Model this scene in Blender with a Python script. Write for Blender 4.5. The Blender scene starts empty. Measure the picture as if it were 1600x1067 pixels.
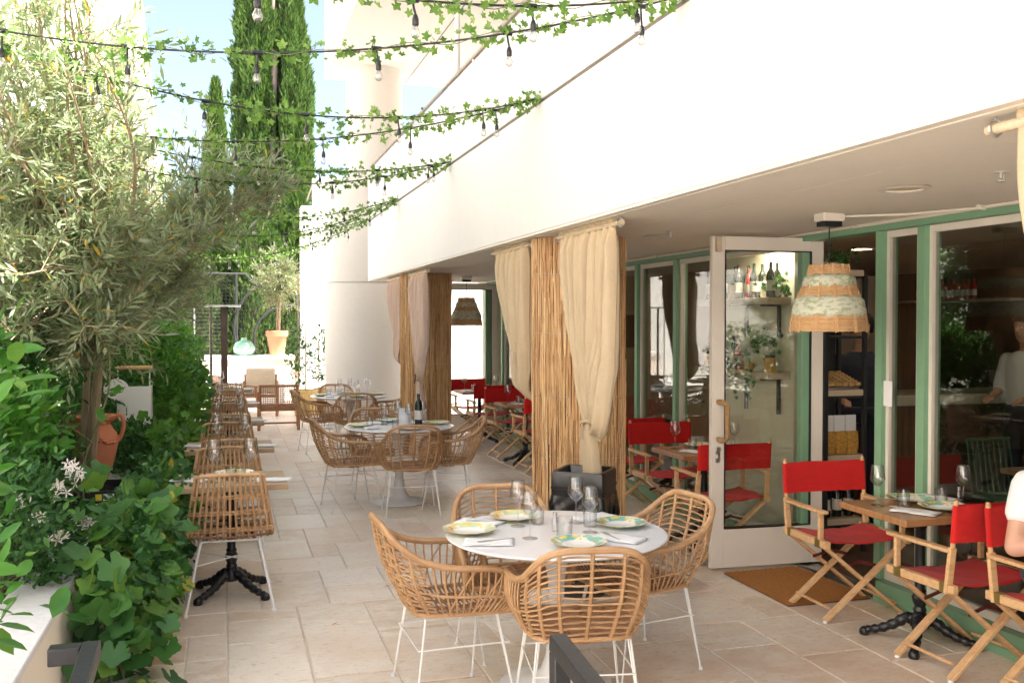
import bpy, math, random
import numpy as np
from mathutils import Vector, Matrix
random.seed(7); RG = np.random.default_rng(7)
R = math.radians; PI = math.pi
scn = bpy.context.scene; C = scn.collection

# ---------------------------------------------------------------- camera, sky, sun, exposure
cam = bpy.data.cameras.new('camera'); cam.sensor_width = 36; cam.lens = 33.75
cam.clip_start = 0.05; cam.clip_end = 500
co = bpy.data.objects.new('camera', cam); C.objects.link(co); scn.camera = co
co.location = (0, 0, 1.75)
co.rotation_euler = (PI/2 - math.atan(31.5/1500), 0, -math.atan(448/1500))
SUN = Vector((0.42, -0.27, 0.87)).normalized()
w = bpy.data.worlds.new('World'); scn.world = w; w.use_nodes = True
wn = w.node_tree.nodes; wl = w.node_tree.links
sky = wn.new('ShaderNodeTexSky'); sky.sky_type = 'NISHITA'; sky.sun_disc = False
sky.sun_elevation = math.asin(SUN.z); sky.sun_rotation = math.atan2(SUN.x, SUN.y)
sky.air_density = 0.9; sky.dust_density = 2.0; sky.ozone_density = 1.2
hs = wn.new('ShaderNodeHueSaturation'); hs.inputs['Saturation'].default_value = 0.8
wl.new(sky.outputs[0], hs.inputs['Color'])
wl.new(hs.outputs[0], wn['Background'].inputs['Color'])
wn['Background'].inputs['Strength'].default_value = 0.06
sl = bpy.data.lights.new('sun', 'SUN'); sl.energy = 4.9; sl.angle = R(1.5); sl.color = (1, .93, .84)
so = bpy.data.objects.new('sun', sl); C.objects.link(so)
so.rotation_euler = SUN.to_track_quat('Z', 'Y').to_euler()
scn.view_settings.view_transform = 'Standard'; scn.view_settings.look = 'None'
scn.view_settings.exposure = 2.62; scn.view_settings.gamma = 1
try:
    scn.cycles.max_bounces = 10; scn.cycles.transparent_max_bounces = 24
    scn.cycles.diffuse_bounces = 5; scn.cycles.use_denoising = True; scn.cycles.sample_clamp_indirect = 6
    scn.cycles.caustics_reflective = False; scn.cycles.caustics_refractive = False
except Exception: pass

# ---------------------------------------------------------------- materials
def nm(name):
    m = bpy.data.materials.new(name); m.use_nodes = True
    return m, m.node_tree.nodes, m.node_tree.links, m.node_tree.nodes['Principled BSDF']
def col4(c): return (c[0], c[1], c[2], 1)
def noise(n, l, scale, detail=4, rough=.6, stretch=None, coord='Object'):
    tc = n.new('ShaderNodeTexCoord'); t = n.new('ShaderNodeTexNoise')
    t.inputs['Scale'].default_value = scale; t.inputs['Detail'].default_value = detail; t.inputs['Roughness'].default_value = rough
    if stretch:
        mp = n.new('ShaderNodeMapping'); mp.inputs['Scale'].default_value = stretch
        l.new(tc.outputs[coord], mp.inputs[0]); l.new(mp.outputs[0], t.inputs['Vector'])
    else: l.new(tc.outputs[coord], t.inputs['Vector'])
    return t.outputs['Fac']
def ramp(n, l, fac, stops):
    r = n.new('ShaderNodeValToRGB'); e = r.color_ramp.elements
    while len(e) < len(stops): e.new(.5)
    for k, (p, c) in enumerate(stops): e[k].position = p; e[k].color = col4(c)
    l.new(fac, r.inputs[0]); return r.outputs[0]
def mixc(n, l, fac, a, b, mode='MIX'):
    m = n.new('ShaderNodeMix'); m.data_type = 'RGBA'; m.blend_type = mode
    for s, v in ((m.inputs[0], fac), (m.inputs[6], a), (m.inputs[7], b)):
        if hasattr(v, 'links'): l.new(v, s)
        elif isinstance(v, (int, float)): s.default_value = v
        else: s.default_value = col4(v)
    return m.outputs[2]
def bump(n, l, h, b, strength=.3, dist=.01):
    bp = n.new('ShaderNodeBump'); bp.inputs['Strength'].default_value = strength; bp.inputs['Distance'].default_value = dist
    l.new(h, bp.inputs['Height']); l.new(bp.outputs[0], b.inputs['Normal'])
def M(name, c, rough=.6, var=.15, scale=8, metal=0, bstr=0, bscale=60, stretch=None, island=0, spec=None, c2=None, coat=0):
    """painted / plain material with a mottled tone, optional fine bump and per-piece tone"""
    m, n, l, b = nm(name)
    lo = c2 if c2 else tuple(x*(1-var) for x in c); hi = c if c2 else tuple(min(1, x*(1+var*.6)) for x in c)
    out = ramp(n, l, noise(n, l, scale, stretch=stretch), [(.3, lo), (.7, hi)])
    if island:
        g = n.new('ShaderNodeNewGeometry')
        v = ramp(n, l, g.outputs['Random Per Island'], [(0, (1-island,)*3), (1, (1, 1, 1))])
        out = mixc(n, l, 1.0, out, v, 'MULTIPLY')
        oi = n.new('ShaderNodeObjectInfo'); out = mixc(n, l, 1.0, out, ramp(n, l, oi.outputs['Random'], [(0, (.84, .80, .76)), (1, (1, 1, 1))]), 'MULTIPLY')
    l.new(out, b.inputs['Base Color'])
    b.inputs['Roughness'].default_value = rough; b.inputs['Metallic'].default_value = metal
    if spec is not None: b.inputs['Specular IOR Level'].default_value = spec
    if coat: b.inputs['Coat Weight'].default_value = coat; b.inputs['Coat Roughness'].default_value = .1
    if bstr: bump(n, l, noise(n, l, bscale, stretch=stretch), b, bstr, .006)
    return m
def leafmat(name, cols, trans=.35, rough=.5, rare=0, tt=(1.25, 1.3, .7)):
    m, n, l, b = nm(name); g = n.new('ShaderNodeNewGeometry')
    k = len(cols); base = ramp(n, l, g.outputs['Random Per Island'], [((.985 if i == k-1 and rare else (i/max(1, k-1-rare))*(.96 if rare else 1)), c) for i, c in enumerate(cols)])
    base = mixc(n, l, 1, base, ramp(n, l, noise(n, l, 25), [(.3, (.8, .8, .8)), (.7, (1, 1, 1))]), 'MULTIPLY')
    l.new(base, b.inputs['Base Color']); b.inputs['Roughness'].default_value = rough
    b.inputs['Specular IOR Level'].default_value = .35
    t = n.new('ShaderNodeBsdfTranslucent'); ms = n.new('ShaderNodeMixShader'); ms.inputs[0].default_value = trans
    l.new(mixc(n, l, 1, base, tt, 'MULTIPLY'), t.inputs[0]); l.new(b.outputs[0], ms.inputs[1]); l.new(t.outputs[0], ms.inputs[2])
    l.new(ms.outputs[0], n['Material Output'].inputs[0]); return m
def glassmat(name, tint, refl=1.0, rough=0.0, ior=1.5, edge=0.0):
    m, n, l, b = nm(name); n.remove(b)
    t = n.new('ShaderNodeBsdfTransparent'); t.inputs[0].default_value = col4(tint)
    g = n.new('ShaderNodeBsdfGlossy'); g.inputs['Roughness'].default_value = rough
    f = n.new('ShaderNodeLayerWeight'); f.inputs[0].default_value = .5
    pw = n.new('ShaderNodeMath'); pw.operation = 'POWER'; pw.inputs[1].default_value = 4.0; l.new(f.outputs['Facing'], pw.inputs[0])
    ml = n.new('ShaderNodeMath'); ml.operation = 'MULTIPLY_ADD'; ml.inputs[1].default_value = .8; ml.inputs[2].default_value = .045*refl; ml.use_clamp = True
    l.new(pw.outputs[0], ml.inputs[0]); fac = ml.outputs[0]
    if edge:
        lw = n.new('ShaderNodeLayerWeight'); lw.inputs[0].default_value = .35
        t2 = mixc(n, l, lw.outputs['Facing'], tint, tuple(x*(1-edge) for x in tint)); l.new(t2, t.inputs[0])
    ms = n.new('ShaderNodeMixShader'); l.new(fac, ms.inputs[0]); l.new(t.outputs[0], ms.inputs[1]); l.new(g.outputs[0], ms.inputs[2])
    l.new(ms.outputs[0], n['Material Output'].inputs[0]); return m
def emit(name, c, s):
    m, n, l, b = nm(name); b.inputs['Emission Color'].default_value = col4(c); b.inputs['Emission Strength'].default_value = s; return m

def travertine():
    m, n, l, b = nm('travertine'); g = n.new('ShaderNodeNewGeometry')
    a = ramp(n, l, g.outputs['Random Per Island'], [(0, (.56, .41, .28)), (.2, (.74, .65, .53)), (.4, (.64, .51, .38)), (.6, (.80, .73, .62)), (.8, (.70, .56, .42)), (1, (.78, .69, .57))])
    n1 = noise(n, l, 4.5, 9, .74, (1, 1.5, 1)); n2 = noise(n, l, 26, 7, .75, (.7, 1.3, 1)); n3 = noise(n, l, 1.1, 4, .6)
    c = mixc(n, l, ramp(n, l, n1, [(.44, (0, 0, 0)), (.58, (.7, .7, .7))]), a, (.80, .74, .65))
    c = mixc(n, l, ramp(n, l, n2, [(.54, (0, 0, 0)), (.66, (.72, .72, .72))]), c, (.50, .33, .21))
    c = mixc(n, l, ramp(n, l, n3, [(.48, (0, 0, 0)), (.66, (.42, .42, .42))]), c, (.60, .40, .27))
    n4 = noise(n, l, 120, 4, .7, (.6, 1.5, 1)); c = mixc(n, l, ramp(n, l, n4, [(.60, (0, 0, 0)), (.68, (.7, .7, .7))]), c, (.36, .24, .15))
    l.new(c, b.inputs['Base Color'])
    l.new(ramp(n, l, n1, [(.3, (.3, .3, .3)), (.7, (.48, .48, .48))]), b.inputs['Roughness'])
    bump(n, l, n2, b, .25, .004); return m
def plaster(name, c, sc=1.0, var=.05):
    m, n, l, b = nm(name)
    o = ramp(n, l, noise(n, l, .8*sc, 5, .6, (1, 1, .35)), [(.3, tuple(x*(1-var) for x in c)), (.7, c)])
    o = mixc(n, l, 1, o, ramp(n, l, noise(n, l, 14*sc, 5), [(.3, (.97, .965, .955)), (.7, (1, 1, 1))]), 'MULTIPLY')
    l.new(o, b.inputs['Base Color']); b.inputs['Roughness'].default_value = .85
    bump(n, l, noise(n, l, 90, 4), b, .18, .004); return m
def wood(name, c, c2, rough=.5, stretch=(3, 30, 30), coord='Object', coat=0):
    m, n, l, b = nm(name); g = n.new('ShaderNodeNewGeometry')
    o = ramp(n, l, noise(n, l, 1.5, 6, .65, stretch, coord), [(.3, c2), (.52, c), (.75, tuple(min(1, x*1.12) for x in c))])
    o = mixc(n, l, 1, o, ramp(n, l, g.outputs['Random Per Island'], [(0, (.82, .8, .78)), (1, (1, 1, 1))]), 'MULTIPLY')
    l.new(o, b.inputs['Base Color']); b.inputs['Roughness'].default_value = rough; b.inputs['Coat Weight'].default_value = coat
    bump(n, l, noise(n, l, 2, 6, .7, stretch, coord), b, .12, .003); return m
def fabric(name, c, var=.12, thr=500):
    m, n, l, b = nm(name)
    o = ramp(n, l, noise(n, l, 5, 5, .6), [(.3, tuple(x*(1-var) for x in c)), (.7, c)])
    l.new(o, b.inputs['Base Color']); b.inputs['Roughness'].default_value = .9; b.inputs['Sheen Weight'].default_value = .08
    mx = n.new('ShaderNodeMath'); mx.operation = 'MULTIPLY_ADD'; mx.inputs[1].default_value = .12; l.new(noise(n, l, thr, 2), mx.inputs[0]); l.new(noise(n, l, 9, 3, .5, (1, 1, 2.2)), mx.inputs[2])
    bump(n, l, mx.outputs[0], b, .5, .02)
    return m
def platemat(name, g1, g2):
    m, n, l, b = nm(name); tc = n.new('ShaderNodeTexCoord')
    mp = n.new('ShaderNodeMapping'); mp.inputs['Scale'].default_value = (1, 1, 0); l.new(tc.outputs['Object'], mp.inputs[0])
    ln = n.new('ShaderNodeVectorMath'); ln.operation = 'LENGTH'; l.new(mp.outputs[0], ln.inputs[0])
    v = n.new('ShaderNodeTexVoronoi'); v.inputs['Scale'].default_value = 42; l.new(tc.outputs['Object'], v.inputs['Vector'])
    sp = n.new('ShaderNodeSeparateColor'); l.new(v.outputs['Color'], sp.inputs[0])
    pat = ramp(n, l, sp.outputs[0], [(0, g1), (.35, g1), (.36, (.75, .72, .62)), (.55, (.75, .72, .62)), (.56, g2), (.75, g2), (.76, (.75, .30, .08)), (.86, (.75, .30, .08)), (.87, (.78, .6, .1)), (1, (.78, .6, .1))])
    for e in pat.node.color_ramp.elements: pass
    pat.node.color_ramp.interpolation = 'CONSTANT'
    band = ramp(n, l, ln.outputs['Value'], [(0, (0, 0, 0)), (.072, (0, 0, 0)), (.078, (1, 1, 1)), (.122, (1, 1, 1)), (.126, (0, 0, 0)), (1, (0, 0, 0))])
    edge = ramp(n, l, ln.outputs['Value'], [(0, (0, 0, 0)), (.124, (0, 0, 0)), (.127, (1, 1, 1)), (1, (1, 1, 1))])
    o = mixc(n, l, band, (.82, .81, .78), pat); o = mixc(n, l, edge, o, (.75, .62, .2))
    l.new(o, b.inputs['Base Color']); b.inputs['Roughness'].default_value = .15; return m

X = {}
X['trav'] = travertine(); X['grout'] = M('grout', (.66, .58, .48), .9, .15, 6)
X['white'] = plaster('white_render', (.74, .72, .69)); X['cream'] = plaster('cream_render', (.70, .66, .61), 1); X['bright'] = plaster('bright_white_render', (.84, .81, .77))
X['ceiling'] = plaster('ceiling_plaster', (.84, .78, .69), 1.5); X['pink'] = plaster('pale_pink_render', (.80, .70, .62))
X['green'] = M('sage_green_paint', (.20, .37, .23), .45, .08, 5); X['doorwhite'] = M('cream_door_paint', (.74, .68, .60), .4, .05, 3)
X['pane'] = glassmat('window_glass', (.74, .77, .74), 1.5); X['doorglass'] = glassmat('door_glass', (.95, .96, .94), .6); X['wine'] = glassmat('clear_glass', (.985, .985, .985), 2.0, 0, 1.45, .18)
X['tumbler'] = glassmat('thick_glass', (.975, .98, .98), 2.2, 0, 1.45, .2); X['bulb'] = glassmat('bulb_glass', (.90, .90, .89), 5.0, .05, 1.5, .45)
X['rattan'] = M('golden_rattan', (.61, .38, .20), .5, .28, 14, bstr=.35, bscale=200, island=.25, c2=(.47, .265, .125))
X['rattan2'] = M('brown_rattan', (.47, .25, .12), .5, .3, 14, bstr=.35, bscale=200, island=.25, c2=(.33, .16, .07))
X['wire'] = M('white_wire', (.80, .79, .77), .35, .05, 5); X['tulip'] = M('white_lacquer', (.80, .80, .80), .25, .03, 3)
X['marble'] = M('white_laminate', (.80, .80, .81), .22, .03, 2)
X['beech'] = wood('beech_wood', (.66, .42, .22), (.52, .30, .13), .45); X['tabletop'] = wood('table_wood', (.40, .20, .085), (.25, .11, .045), .35, (2, 24, 2), coat=.3)
X['teak'] = wood('teak_wood', (.38, .18, .08), (.25, .11, .05), .5); X['palewood'] = wood('pale_wood', (.62, .50, .36), (.5, .38, .25), .6)
X['graywood'] = wood('weathered_wood', (.46, .33, .20), (.33, .22, .13), .6, (2, 24, 2))
X['red'] = fabric('red_canvas', (.55, .006, .005), .2); X['curtain'] = fabric('sand_linen', (.53, .41, .265), .1)
X['curtainpink'] = fabric('rosy_linen', (.52, .38, .30), .1); X['iron'] = M('black_cast_iron', (.012, .012, .013), .35, .3, 20, bstr=.3, bscale=40)
X['blackplastic'] = M('black_plastic', (.012, .012, .014), .3, .2, 5); X['bag'] = M('black_bin_bag', (.01, .01, .012), .16, .2, 6)
X['brass'] = M('aged_brass', (.35, .25, .08), .4, .2, 20, metal=.8); X['steel'] = M('brushed_steel', (.55, .55, .54), .3, .1, 20, metal=1)
X['maroon'] = M('maroon_metal', (.10, .015, .012), .4, .2, 10); X['rope'] = M('jute_rope', (.42, .25, .11), .8, .3, 60, bstr=.6, bscale=160)
X['coir'] = M('coir_mat', (.42, .17, .035), .95, .25, 60, bstr=.8, bscale=300); X['mataged'] = M('dark_mat_edge', (.12, .06, .03), .9)
X['terracotta'] = M('terracotta', (.52, .19, .10), .8, .22, 5, bstr=.3, bscale=30); X['terracotta2'] = M('paler_terracotta', (.56, .24, .13), .8, .15, 4)  # second terracotta is slightly paler than the first
X['paper'] = M('white_paper', (.80, .80, .79), .7, .03, 6); X['napkin'] = fabric('white_napkin', (.80, .80, .80), .03, 900)
X['grooveshade'] = M('painted_groove_shade', (.16, .13, .10), .8); X['rail'] = M('beige_rail_paint', (.30, .25, .20), .5)  # first colour is painted shade for the groove above the facade band
X['soil'] = M('potting_soil', (.04, .025, .015), .95, .4, 20, bstr=.6, bscale=40); X['bark'] = M('pale_bark', (.34, .26, .17), .85, .3, 12, bstr=.6, bscale=50, stretch=(1, 1, .3))
X['stem'] = M('green_stem', (.16, .17, .06), .7, .3, 10); X['cypbark'] = M('grey_cypress_bark', (.30, .24, .19), .9, .3, 6, bstr=.6, bscale=20, stretch=(1, 1, .2))
X['olive'] = leafmat('olive_leaf', [(.20, .26, .14), (.36, .42, .28), (.27, .34, .18), (.15, .22, .10), (.44, .48, .36), (.31, .37, .18), (.28, .33, .21), (.62, .42, .06)], .38, .5, 1, (1.1, 1.18, .9))
X['vine'] = leafmat('grapevine_leaf', [(.035, .12, .03), (.08, .22, .04), (.03, .10, .04), (.13, .31, .05), (.05, .16, .05), (.10, .24, .05), (.20, .36, .07), (.42, .36, .05)], .3, .42, 1)
X['jas'] = leafmat('jasmine_leaf', [(.03, .11, .03), (.06, .18, .04), (.025, .09, .03), (.11, .26, .05)], .25)
X['shrub'] = leafmat('shrub_leaf', [(.05, .15, .025), (.09, .23, .035), (.13, .30, .05), (.04, .13, .03), (.17, .33, .05)], .38)
X['laurel'] = leafmat('glossy_leaf', [(.06, .22, .03), (.11, .32, .05), (.05, .17, .03), (.2, .4, .06)], .35, .3)
X['ivy'] = leafmat('ivy_leaf', [(.10, .22, .035), (.17, .32, .06), (.28, .42, .13), (.07, .17, .03), (.20, .36, .08)], .4)
X['cyp'] = leafmat('cypress_spray', [(.05, .12, .03), (.09, .18, .04), (.14, .24, .05), (.03, .08, .025), (.19, .29, .07)], .25, .7)
X['silver'] = leafmat('silver_olive_leaf', [(.20, .24, .13), (.28, .31, .20), (.16, .20, .10), (.13, .17, .07)], .3)
X['petal'] = leafmat('white_petal', [(.8, .78, .76), (.75, .66, .68)], .3); X['bud'] = leafmat('pink_bud', [(.7, .4, .4), (.75, .6, .5)], .3)
X['grape'] = M('green_grape', (.10, .22, .04), .35, .2, 20)
X['plate_green'] = platemat('green_floral_plate', (.22, .48, .40), (.38, .56, .32)); X['plate_yellow'] = platemat('yellow_floral_plate', (.55, .64, .38), (.70, .66, .30))
X['cable'] = M('black_cable', (.015, .017, .017), .5); X['filament'] = M('bulb_filament', (.5, .4, .25), .4, metal=.6)
X['skin'] = M('skin', (.55, .30, .21), .5, .08, 6); X['shirt'] = fabric('white_shirt', (.78, .78, .80), .04); X['hair'] = M('dark_hair', (.025, .015, .01), .5, .3, 40)
X['denim'] = fabric('dark_trousers', (.03, .035, .06)); X['navy'] = fabric('dark_tshirt', (.025, .03, .05))
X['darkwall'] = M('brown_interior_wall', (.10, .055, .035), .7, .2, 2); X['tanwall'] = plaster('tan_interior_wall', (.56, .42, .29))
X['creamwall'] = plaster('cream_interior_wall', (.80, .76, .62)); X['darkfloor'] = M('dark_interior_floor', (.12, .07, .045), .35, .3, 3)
X['lampon'] = emit('lit_downlight', (1, .78, .52), 8); X['shelffill'] = emit('added_shelf_fill', (1, .85, .68), 38); X['copper'] = M('copper', (.55, .18, .08), .3, .1, 8, metal=.9)  # the stronger emitter is an added fill for the cream shelf wall
X['bottle'] = glassmat('dark_bottle_glass', (.05, .09, .05), 1.5); X['bottle_black'] = M('dark_bottle', (.015, .02, .015), .12, .2, 5)
X['bottle_red'] = M('red_bottle', (.55, .02, .02), .25, .2, 5); X['amber'] = M('amber_pasta', (.6, .33, .07), .5, .4, 60, bstr=.5, bscale=80)
X['label'] = M('cream_label', (.7, .67, .6), .7, .05, 10); X['ceramic'] = M('cream_ceramic', (.72, .68, .58), .3, .05, 10)
X['jug'] = M('pale_green_jug', (.30, .55, .40), .2, .3, 3); X['meshblack'] = M('black_fence_wire', (.02, .022, .024), .6)
X['heater'] = M('dark_brown_metal', (.05, .028, .02), .4, .2, 4); X['basket'] = M('yellow_basket', (.62, .42, .16), .8, .3, 30, bstr=.5, bscale=60)
X['stone'] = M('white_stone_paving', (.74, .70, .66), .5, .1, 2); X['cushion'] = fabric('beige_cushion', (.66, .55, .40)); X['whitecushion'] = fabric('white_cushion', (.78, .76, .73))
X['bread'] = M('pastry', (.55, .34, .13), .8, .3, 40, bstr=.5, bscale=60); X['darkgreen'] = M('dark_green_chair', (.04, .13, .07), .5, .2, 5)
X['capstone'] = M('pale_grey_cap', (.66, .67, .69), .8, .1, 30, bstr=.5, bscale=120); X['planterface'] = plaster('cream_planter_face', (.80, .74, .66))
X['blackmetal'] = M('black_painted_metal', (.014, .014, .016), .38, .2, 8, bstr=.15, bscale=80)
def shadefab():
    m, n, l, b = nm('leaf_print_fabric')
    o = mixc(n, l, ramp(n, l, noise(n, l, 26, 5, .7, (1, 1, 2)), [(.5, (0, 0, 0)), (.58, (.85, .85, .85))]), (.78, .79, .68), (.42, .50, .28))
    l.new(o, b.inputs['Base Color']); b.inputs['Roughness'].default_value = .9
    t = n.new('ShaderNodeBsdfTranslucent'); l.new(o, t.inputs[0]); ms = n.new('ShaderNodeMixShader'); ms.inputs[0].default_value = .35
    l.new(b.outputs[0], ms.inputs[1]); l.new(t.outputs[0], ms.inputs[2]); l.new(ms.outputs[0], n['Material Output'].inputs[0]); return m
X['shadefab'] = shadefab()
def reedmat():
    m, n, l, b = nm('dry_reed'); g = n.new('ShaderNodeNewGeometry')
    o = ramp(n, l, g.outputs['Random Per Island'], [(0, (.68, .43, .20)), (.3, (.78, .55, .29)), (.5, (.56, .30, .13)), (.7, (.72, .46, .21)), (.88, (.44, .20, .08)), (1, (.82, .64, .40))])
    o = mixc(n, l, ramp(n, l, noise(n, l, 7, 6, .7, (6, 6, 1)), [(.5, (0, 0, 0)), (.7, (.7, .7, .7))]), o, (.30, .13, .05))
    l.new(o, b.inputs['Base Color']); b.inputs['Roughness'].default_value = .5; return m
X['reed'] = reedmat(); X['straw'] = M('pale_straw', (.70, .46, .24), .6, .2, 20, island=.2, c2=(.58, .34, .16))

# ---------------------------------------------------------------- mesh builder
def lerp(a, b, t): return a+(b-a)*t
class MB:
    def __init__(s): s.v = []; s.f = []; s.m = []
    def add(s, V, F, mi=0):
        o = len(s.v); s.v.extend(tuple(p) for p in V); s.f.extend(tuple(i+o for i in f) for f in F); s.m.extend([mi]*len(F)); return s
    def box(s, lo, hi, mi=0, rot=None, at=None):
        x0, y0, z0 = lo; x1, y1, z1 = hi
        V = [Vector(p) for p in ((x0,y0,z0),(x1,y0,z0),(x1,y1,z0),(x0,y1,z0),(x0,y0,z1),(x1,y0,z1),(x1,y1,z1),(x0,y1,z1))]
        if rot is not None: V = [rot @ p for p in V]
        if at is not None: V = [p + Vector(at) for p in V]
        return s.add(V, [(0,3,2,1),(4,5,6,7),(0,1,5,4),(1,2,6,5),(2,3,7,6),(3,0,4,7)], mi)
    def bar(s, a, b, wx, wy, mi=0, up=(0, 0, 1)):
        a, b = Vector(a), Vector(b); d = (b-a); L = d.length; d.normalize(); u = Vector(up)
        if abs(d.dot(u)) > .98: u = Vector((1, 0, 0))
        sx = d.cross(u).normalized(); sy = sx.cross(d)
        V = []
        for p in (a, b):
            for i, j in ((-1,-1),(1,-1),(1,1),(-1,1)): V.append(p + sx*i*wx/2 + sy*j*wy/2)
        return s.add(V, [(3,2,1,0),(4,5,6,7),(0,1,5,4),(1,2,6,5),(2,3,7,6),(3,0,4,7)], mi)
    def tube(s, pts, r, n=6, closed=False, mi=0, flat=1.0):
        P = [Vector(p) for p in pts]; N = len(P); rr = r if hasattr(r, '__len__') else [r]*N
        T = []
        for i in range(N):
            a = P[i-1] if (i > 0 or closed) else P[i]; b = P[(i+1) % N] if (i < N-1 or closed) else P[i]
            t = (b-a); T.append(t.normalized() if t.length > 1e-9 else Vector((0, 0, 1)))
        u = T[0].orthogonal().normalized(); V = []
        for i in range(N):
            u = (u - T[i]*u.dot(T[i]))
            u = u.normalized() if u.length > 1e-6 else T[i].orthogonal().normalized()
            w_ = T[i].cross(u)
            for k in range(n):
                a = 2*PI*k/n; V.append(P[i] + (u*math.cos(a) + w_*math.sin(a)*flat)*rr[i])
        F = []
        for i in range(N if closed else N-1):
            for k in range(n):
                j = (i+1) % N; F.append((i*n+k, i*n+(k+1) % n, j*n+(k+1) % n, j*n+k))
        if not closed: F.append(tuple(range(n-1, -1, -1))); F.append(tuple((N-1)*n+k for k in range(n)))
        return s.add(V, F, mi)
    def lathe(s, prof, n=24, mi=0, at=(0, 0, 0), wob=None):
        V = []; F = []; K = len(prof)
        for i, (r, z) in enumerate(prof):
            for k in range(n):
                a = 2*PI*k/n; q = r*(wob(a, i) if wob else 1); V.append((at[0]+q*math.cos(a), at[1]+q*math.sin(a), at[2]+z))
        for i in range(K-1):
            for k in range(n): F.append((i*n+k, i*n+(k+1) % n, (i+1)*n+(k+1) % n, (i+1)*n+k))
        return s.add(V, F, mi)
    def cyl(s, c, r, h, n=20, mi=0, r2=None):
        r2 = r if r2 is None else r2
        return s.lathe([(1e-4, 0), (r, 0), (r2, h), (1e-4, h)], n, mi, c)
    def prism(s, poly, z0, z1, mi=0):
        n = len(poly); V = [(x, y, z0) for x, y in poly] + [(x, y, z1) for x, y in poly]
        return s.add(V, [tuple(range(n-1, -1, -1)), tuple(range(n, 2*n))] + [(i, (i+1) % n, n+(i+1) % n, n+i) for i in range(n)], mi)
    def grid(s, rows, mi=0):
        o = []; nr, nc = len(rows), len(rows[0])
        for r_ in rows: o += list(r_)
        return s.add(o, [(i*nc+j, i*nc+j+1, (i+1)*nc+j+1, (i+1)*nc+j) for i in range(nr-1) for j in range(nc-1)], mi)
    def build(s, name, mats, parent=None, angle=40, bev=0, thick=0):
        me = bpy.data.meshes.new(name); me.from_pydata([tuple(p) for p in s.v], [], s.f)
        mats = mats if isinstance(mats, (list, tuple)) else [mats]
        for k in mats: me.materials.append(X[k] if isinstance(k, str) else k)
        me.polygons.foreach_set('use_smooth', [True]*len(me.polygons)); me.polygons.foreach_set('material_index', s.m)
        me.update(); me.validate(); me.set_sharp_from_angle(angle=R(angle))
        o = bpy.data.objects.new(name, me); C.objects.link(o); o.parent = parent
        if thick:
            m = o.modifiers.new('thick', 'SOLIDIFY'); m.thickness = thick; m.offset = 0
        if bev:
            m = o.modifiers.new('bevel', 'BEVEL'); m.width = bev; m.segments = 2; m.limit_method = 'ANGLE'; m.angle_limit = R(35)
        return o
def sm(pts, k=6, closed=False):
    P = [Vector(p) for p in pts]; N = len(P); out = []
    rng = range(N) if closed else range(N-1)
    for i in rng:
        p0 = P[(i-1) % N] if (i > 0 or closed) else P[0]; p1 = P[i]; p2 = P[(i+1) % N]; p3 = P[(i+2) % N] if (i+2 < N or closed) else P[-1]
        for j in range(k):
            t = j/k; out.append(.5*((2*p1)+(p2-p0)*t+(2*p0-5*p1+4*p2-p3)*t*t+(3*p1-p0-3*p2+p3)*t**3))
    if not closed: out.append(P[-1])
    return out
def resample(pts, step):
    P = [Vector(p) for p in pts]; d = [0]
    for a, b in zip(P, P[1:]): d.append(d[-1]+(b-a).length)
    n = max(2, int(d[-1]/step)); A = np.array([tuple(p) for p in P]); t = np.linspace(0, d[-1], n)
    return np.stack([np.interp(t, d, A[:, k]) for k in range(3)], 1)
def tag(o, label, cat, group=None, kind=None):
    if label: o['label'] = label
    if cat: o['category'] = cat
    if group: o['group'] = group
    if kind: o['kind'] = kind
    return o
def thing(name, label, cat, loc=(0, 0, 0), rz=0, group=None):
    o = bpy.data.objects.new(name, None); C.objects.link(o); o.location = loc; o.rotation_euler = (0, 0, rz); o.empty_display_size = .1
    return tag(o, label, cat, group)
def dup(root, loc, rz, label, group=None, scale=None):
    def cp(o, par):
        c = o.copy(); C.objects.link(c); c.parent = par
        for ch in list(o.children): cp(ch, c)
        return c
    c = cp(root, None); c.location = loc; c.rotation_euler = (0, 0, rz); c['label'] = label
    if group: c['group'] = group
    if scale: c.scale = (scale,)*3
    return c
class Kind:
    """first placing moves the prototype itself, later ones copy it"""
    def __init__(s, root): s.r = root; s.used = False
    def put(s, loc, rz, label, group=None, scale=None):
        if not s.used:
            s.used = True; s.r.location = loc; s.r.rotation_euler = (0, 0, rz); s.r['label'] = label
            if group: s.r['group'] = group
            if scale: s.r.scale = (scale,)*3
            return s.r
        return dup(s.r, loc, rz, label, group, scale)

# ---------------------------------------------------------------- leaves
def tri_mesh(name, V, F, mat, parent=None):
    me = bpy.data.meshes.new(name); V = np.asarray(V, np.float32); F = np.asarray(F, np.int32)
    me.vertices.add(len(V)); me.vertices.foreach_set('co', V.ravel()); me.loops.add(F.size); me.loops.foreach_set('vertex_index', F.ravel())
    me.polygons.add(len(F)); me.polygons.foreach_set('loop_start', np.arange(0, F.size, 3)); me.polygons.foreach_set('use_smooth', [True]*len(F))
    me.update(calc_edges=True); me.materials.append(X[mat]); o = bpy.data.objects.new(name, me); C.objects.link(o); o.parent = parent; return o
T_OLIVE = (np.array([(0,0,0),(.075,.3,.02),(.085,.6,.025),(0,1,-.03),(-.085,.6,.025),(-.075,.3,.02),(0,.45,-.01)]), [(0,1,6),(1,2,6),(2,3,6),(3,4,6),(4,5,6),(5,0,6)])
T_OVAL = (np.array([(0,0,0),(.17,.25,.03),(.21,.5,.04),(.14,.78,.02),(0,1,-.06),(-.14,.78,.02),(-.21,.5,.04),(-.17,.25,.03),(0,.5,-.02)]), [(i,(i+1) % 8,8) for i in range(8)])
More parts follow.
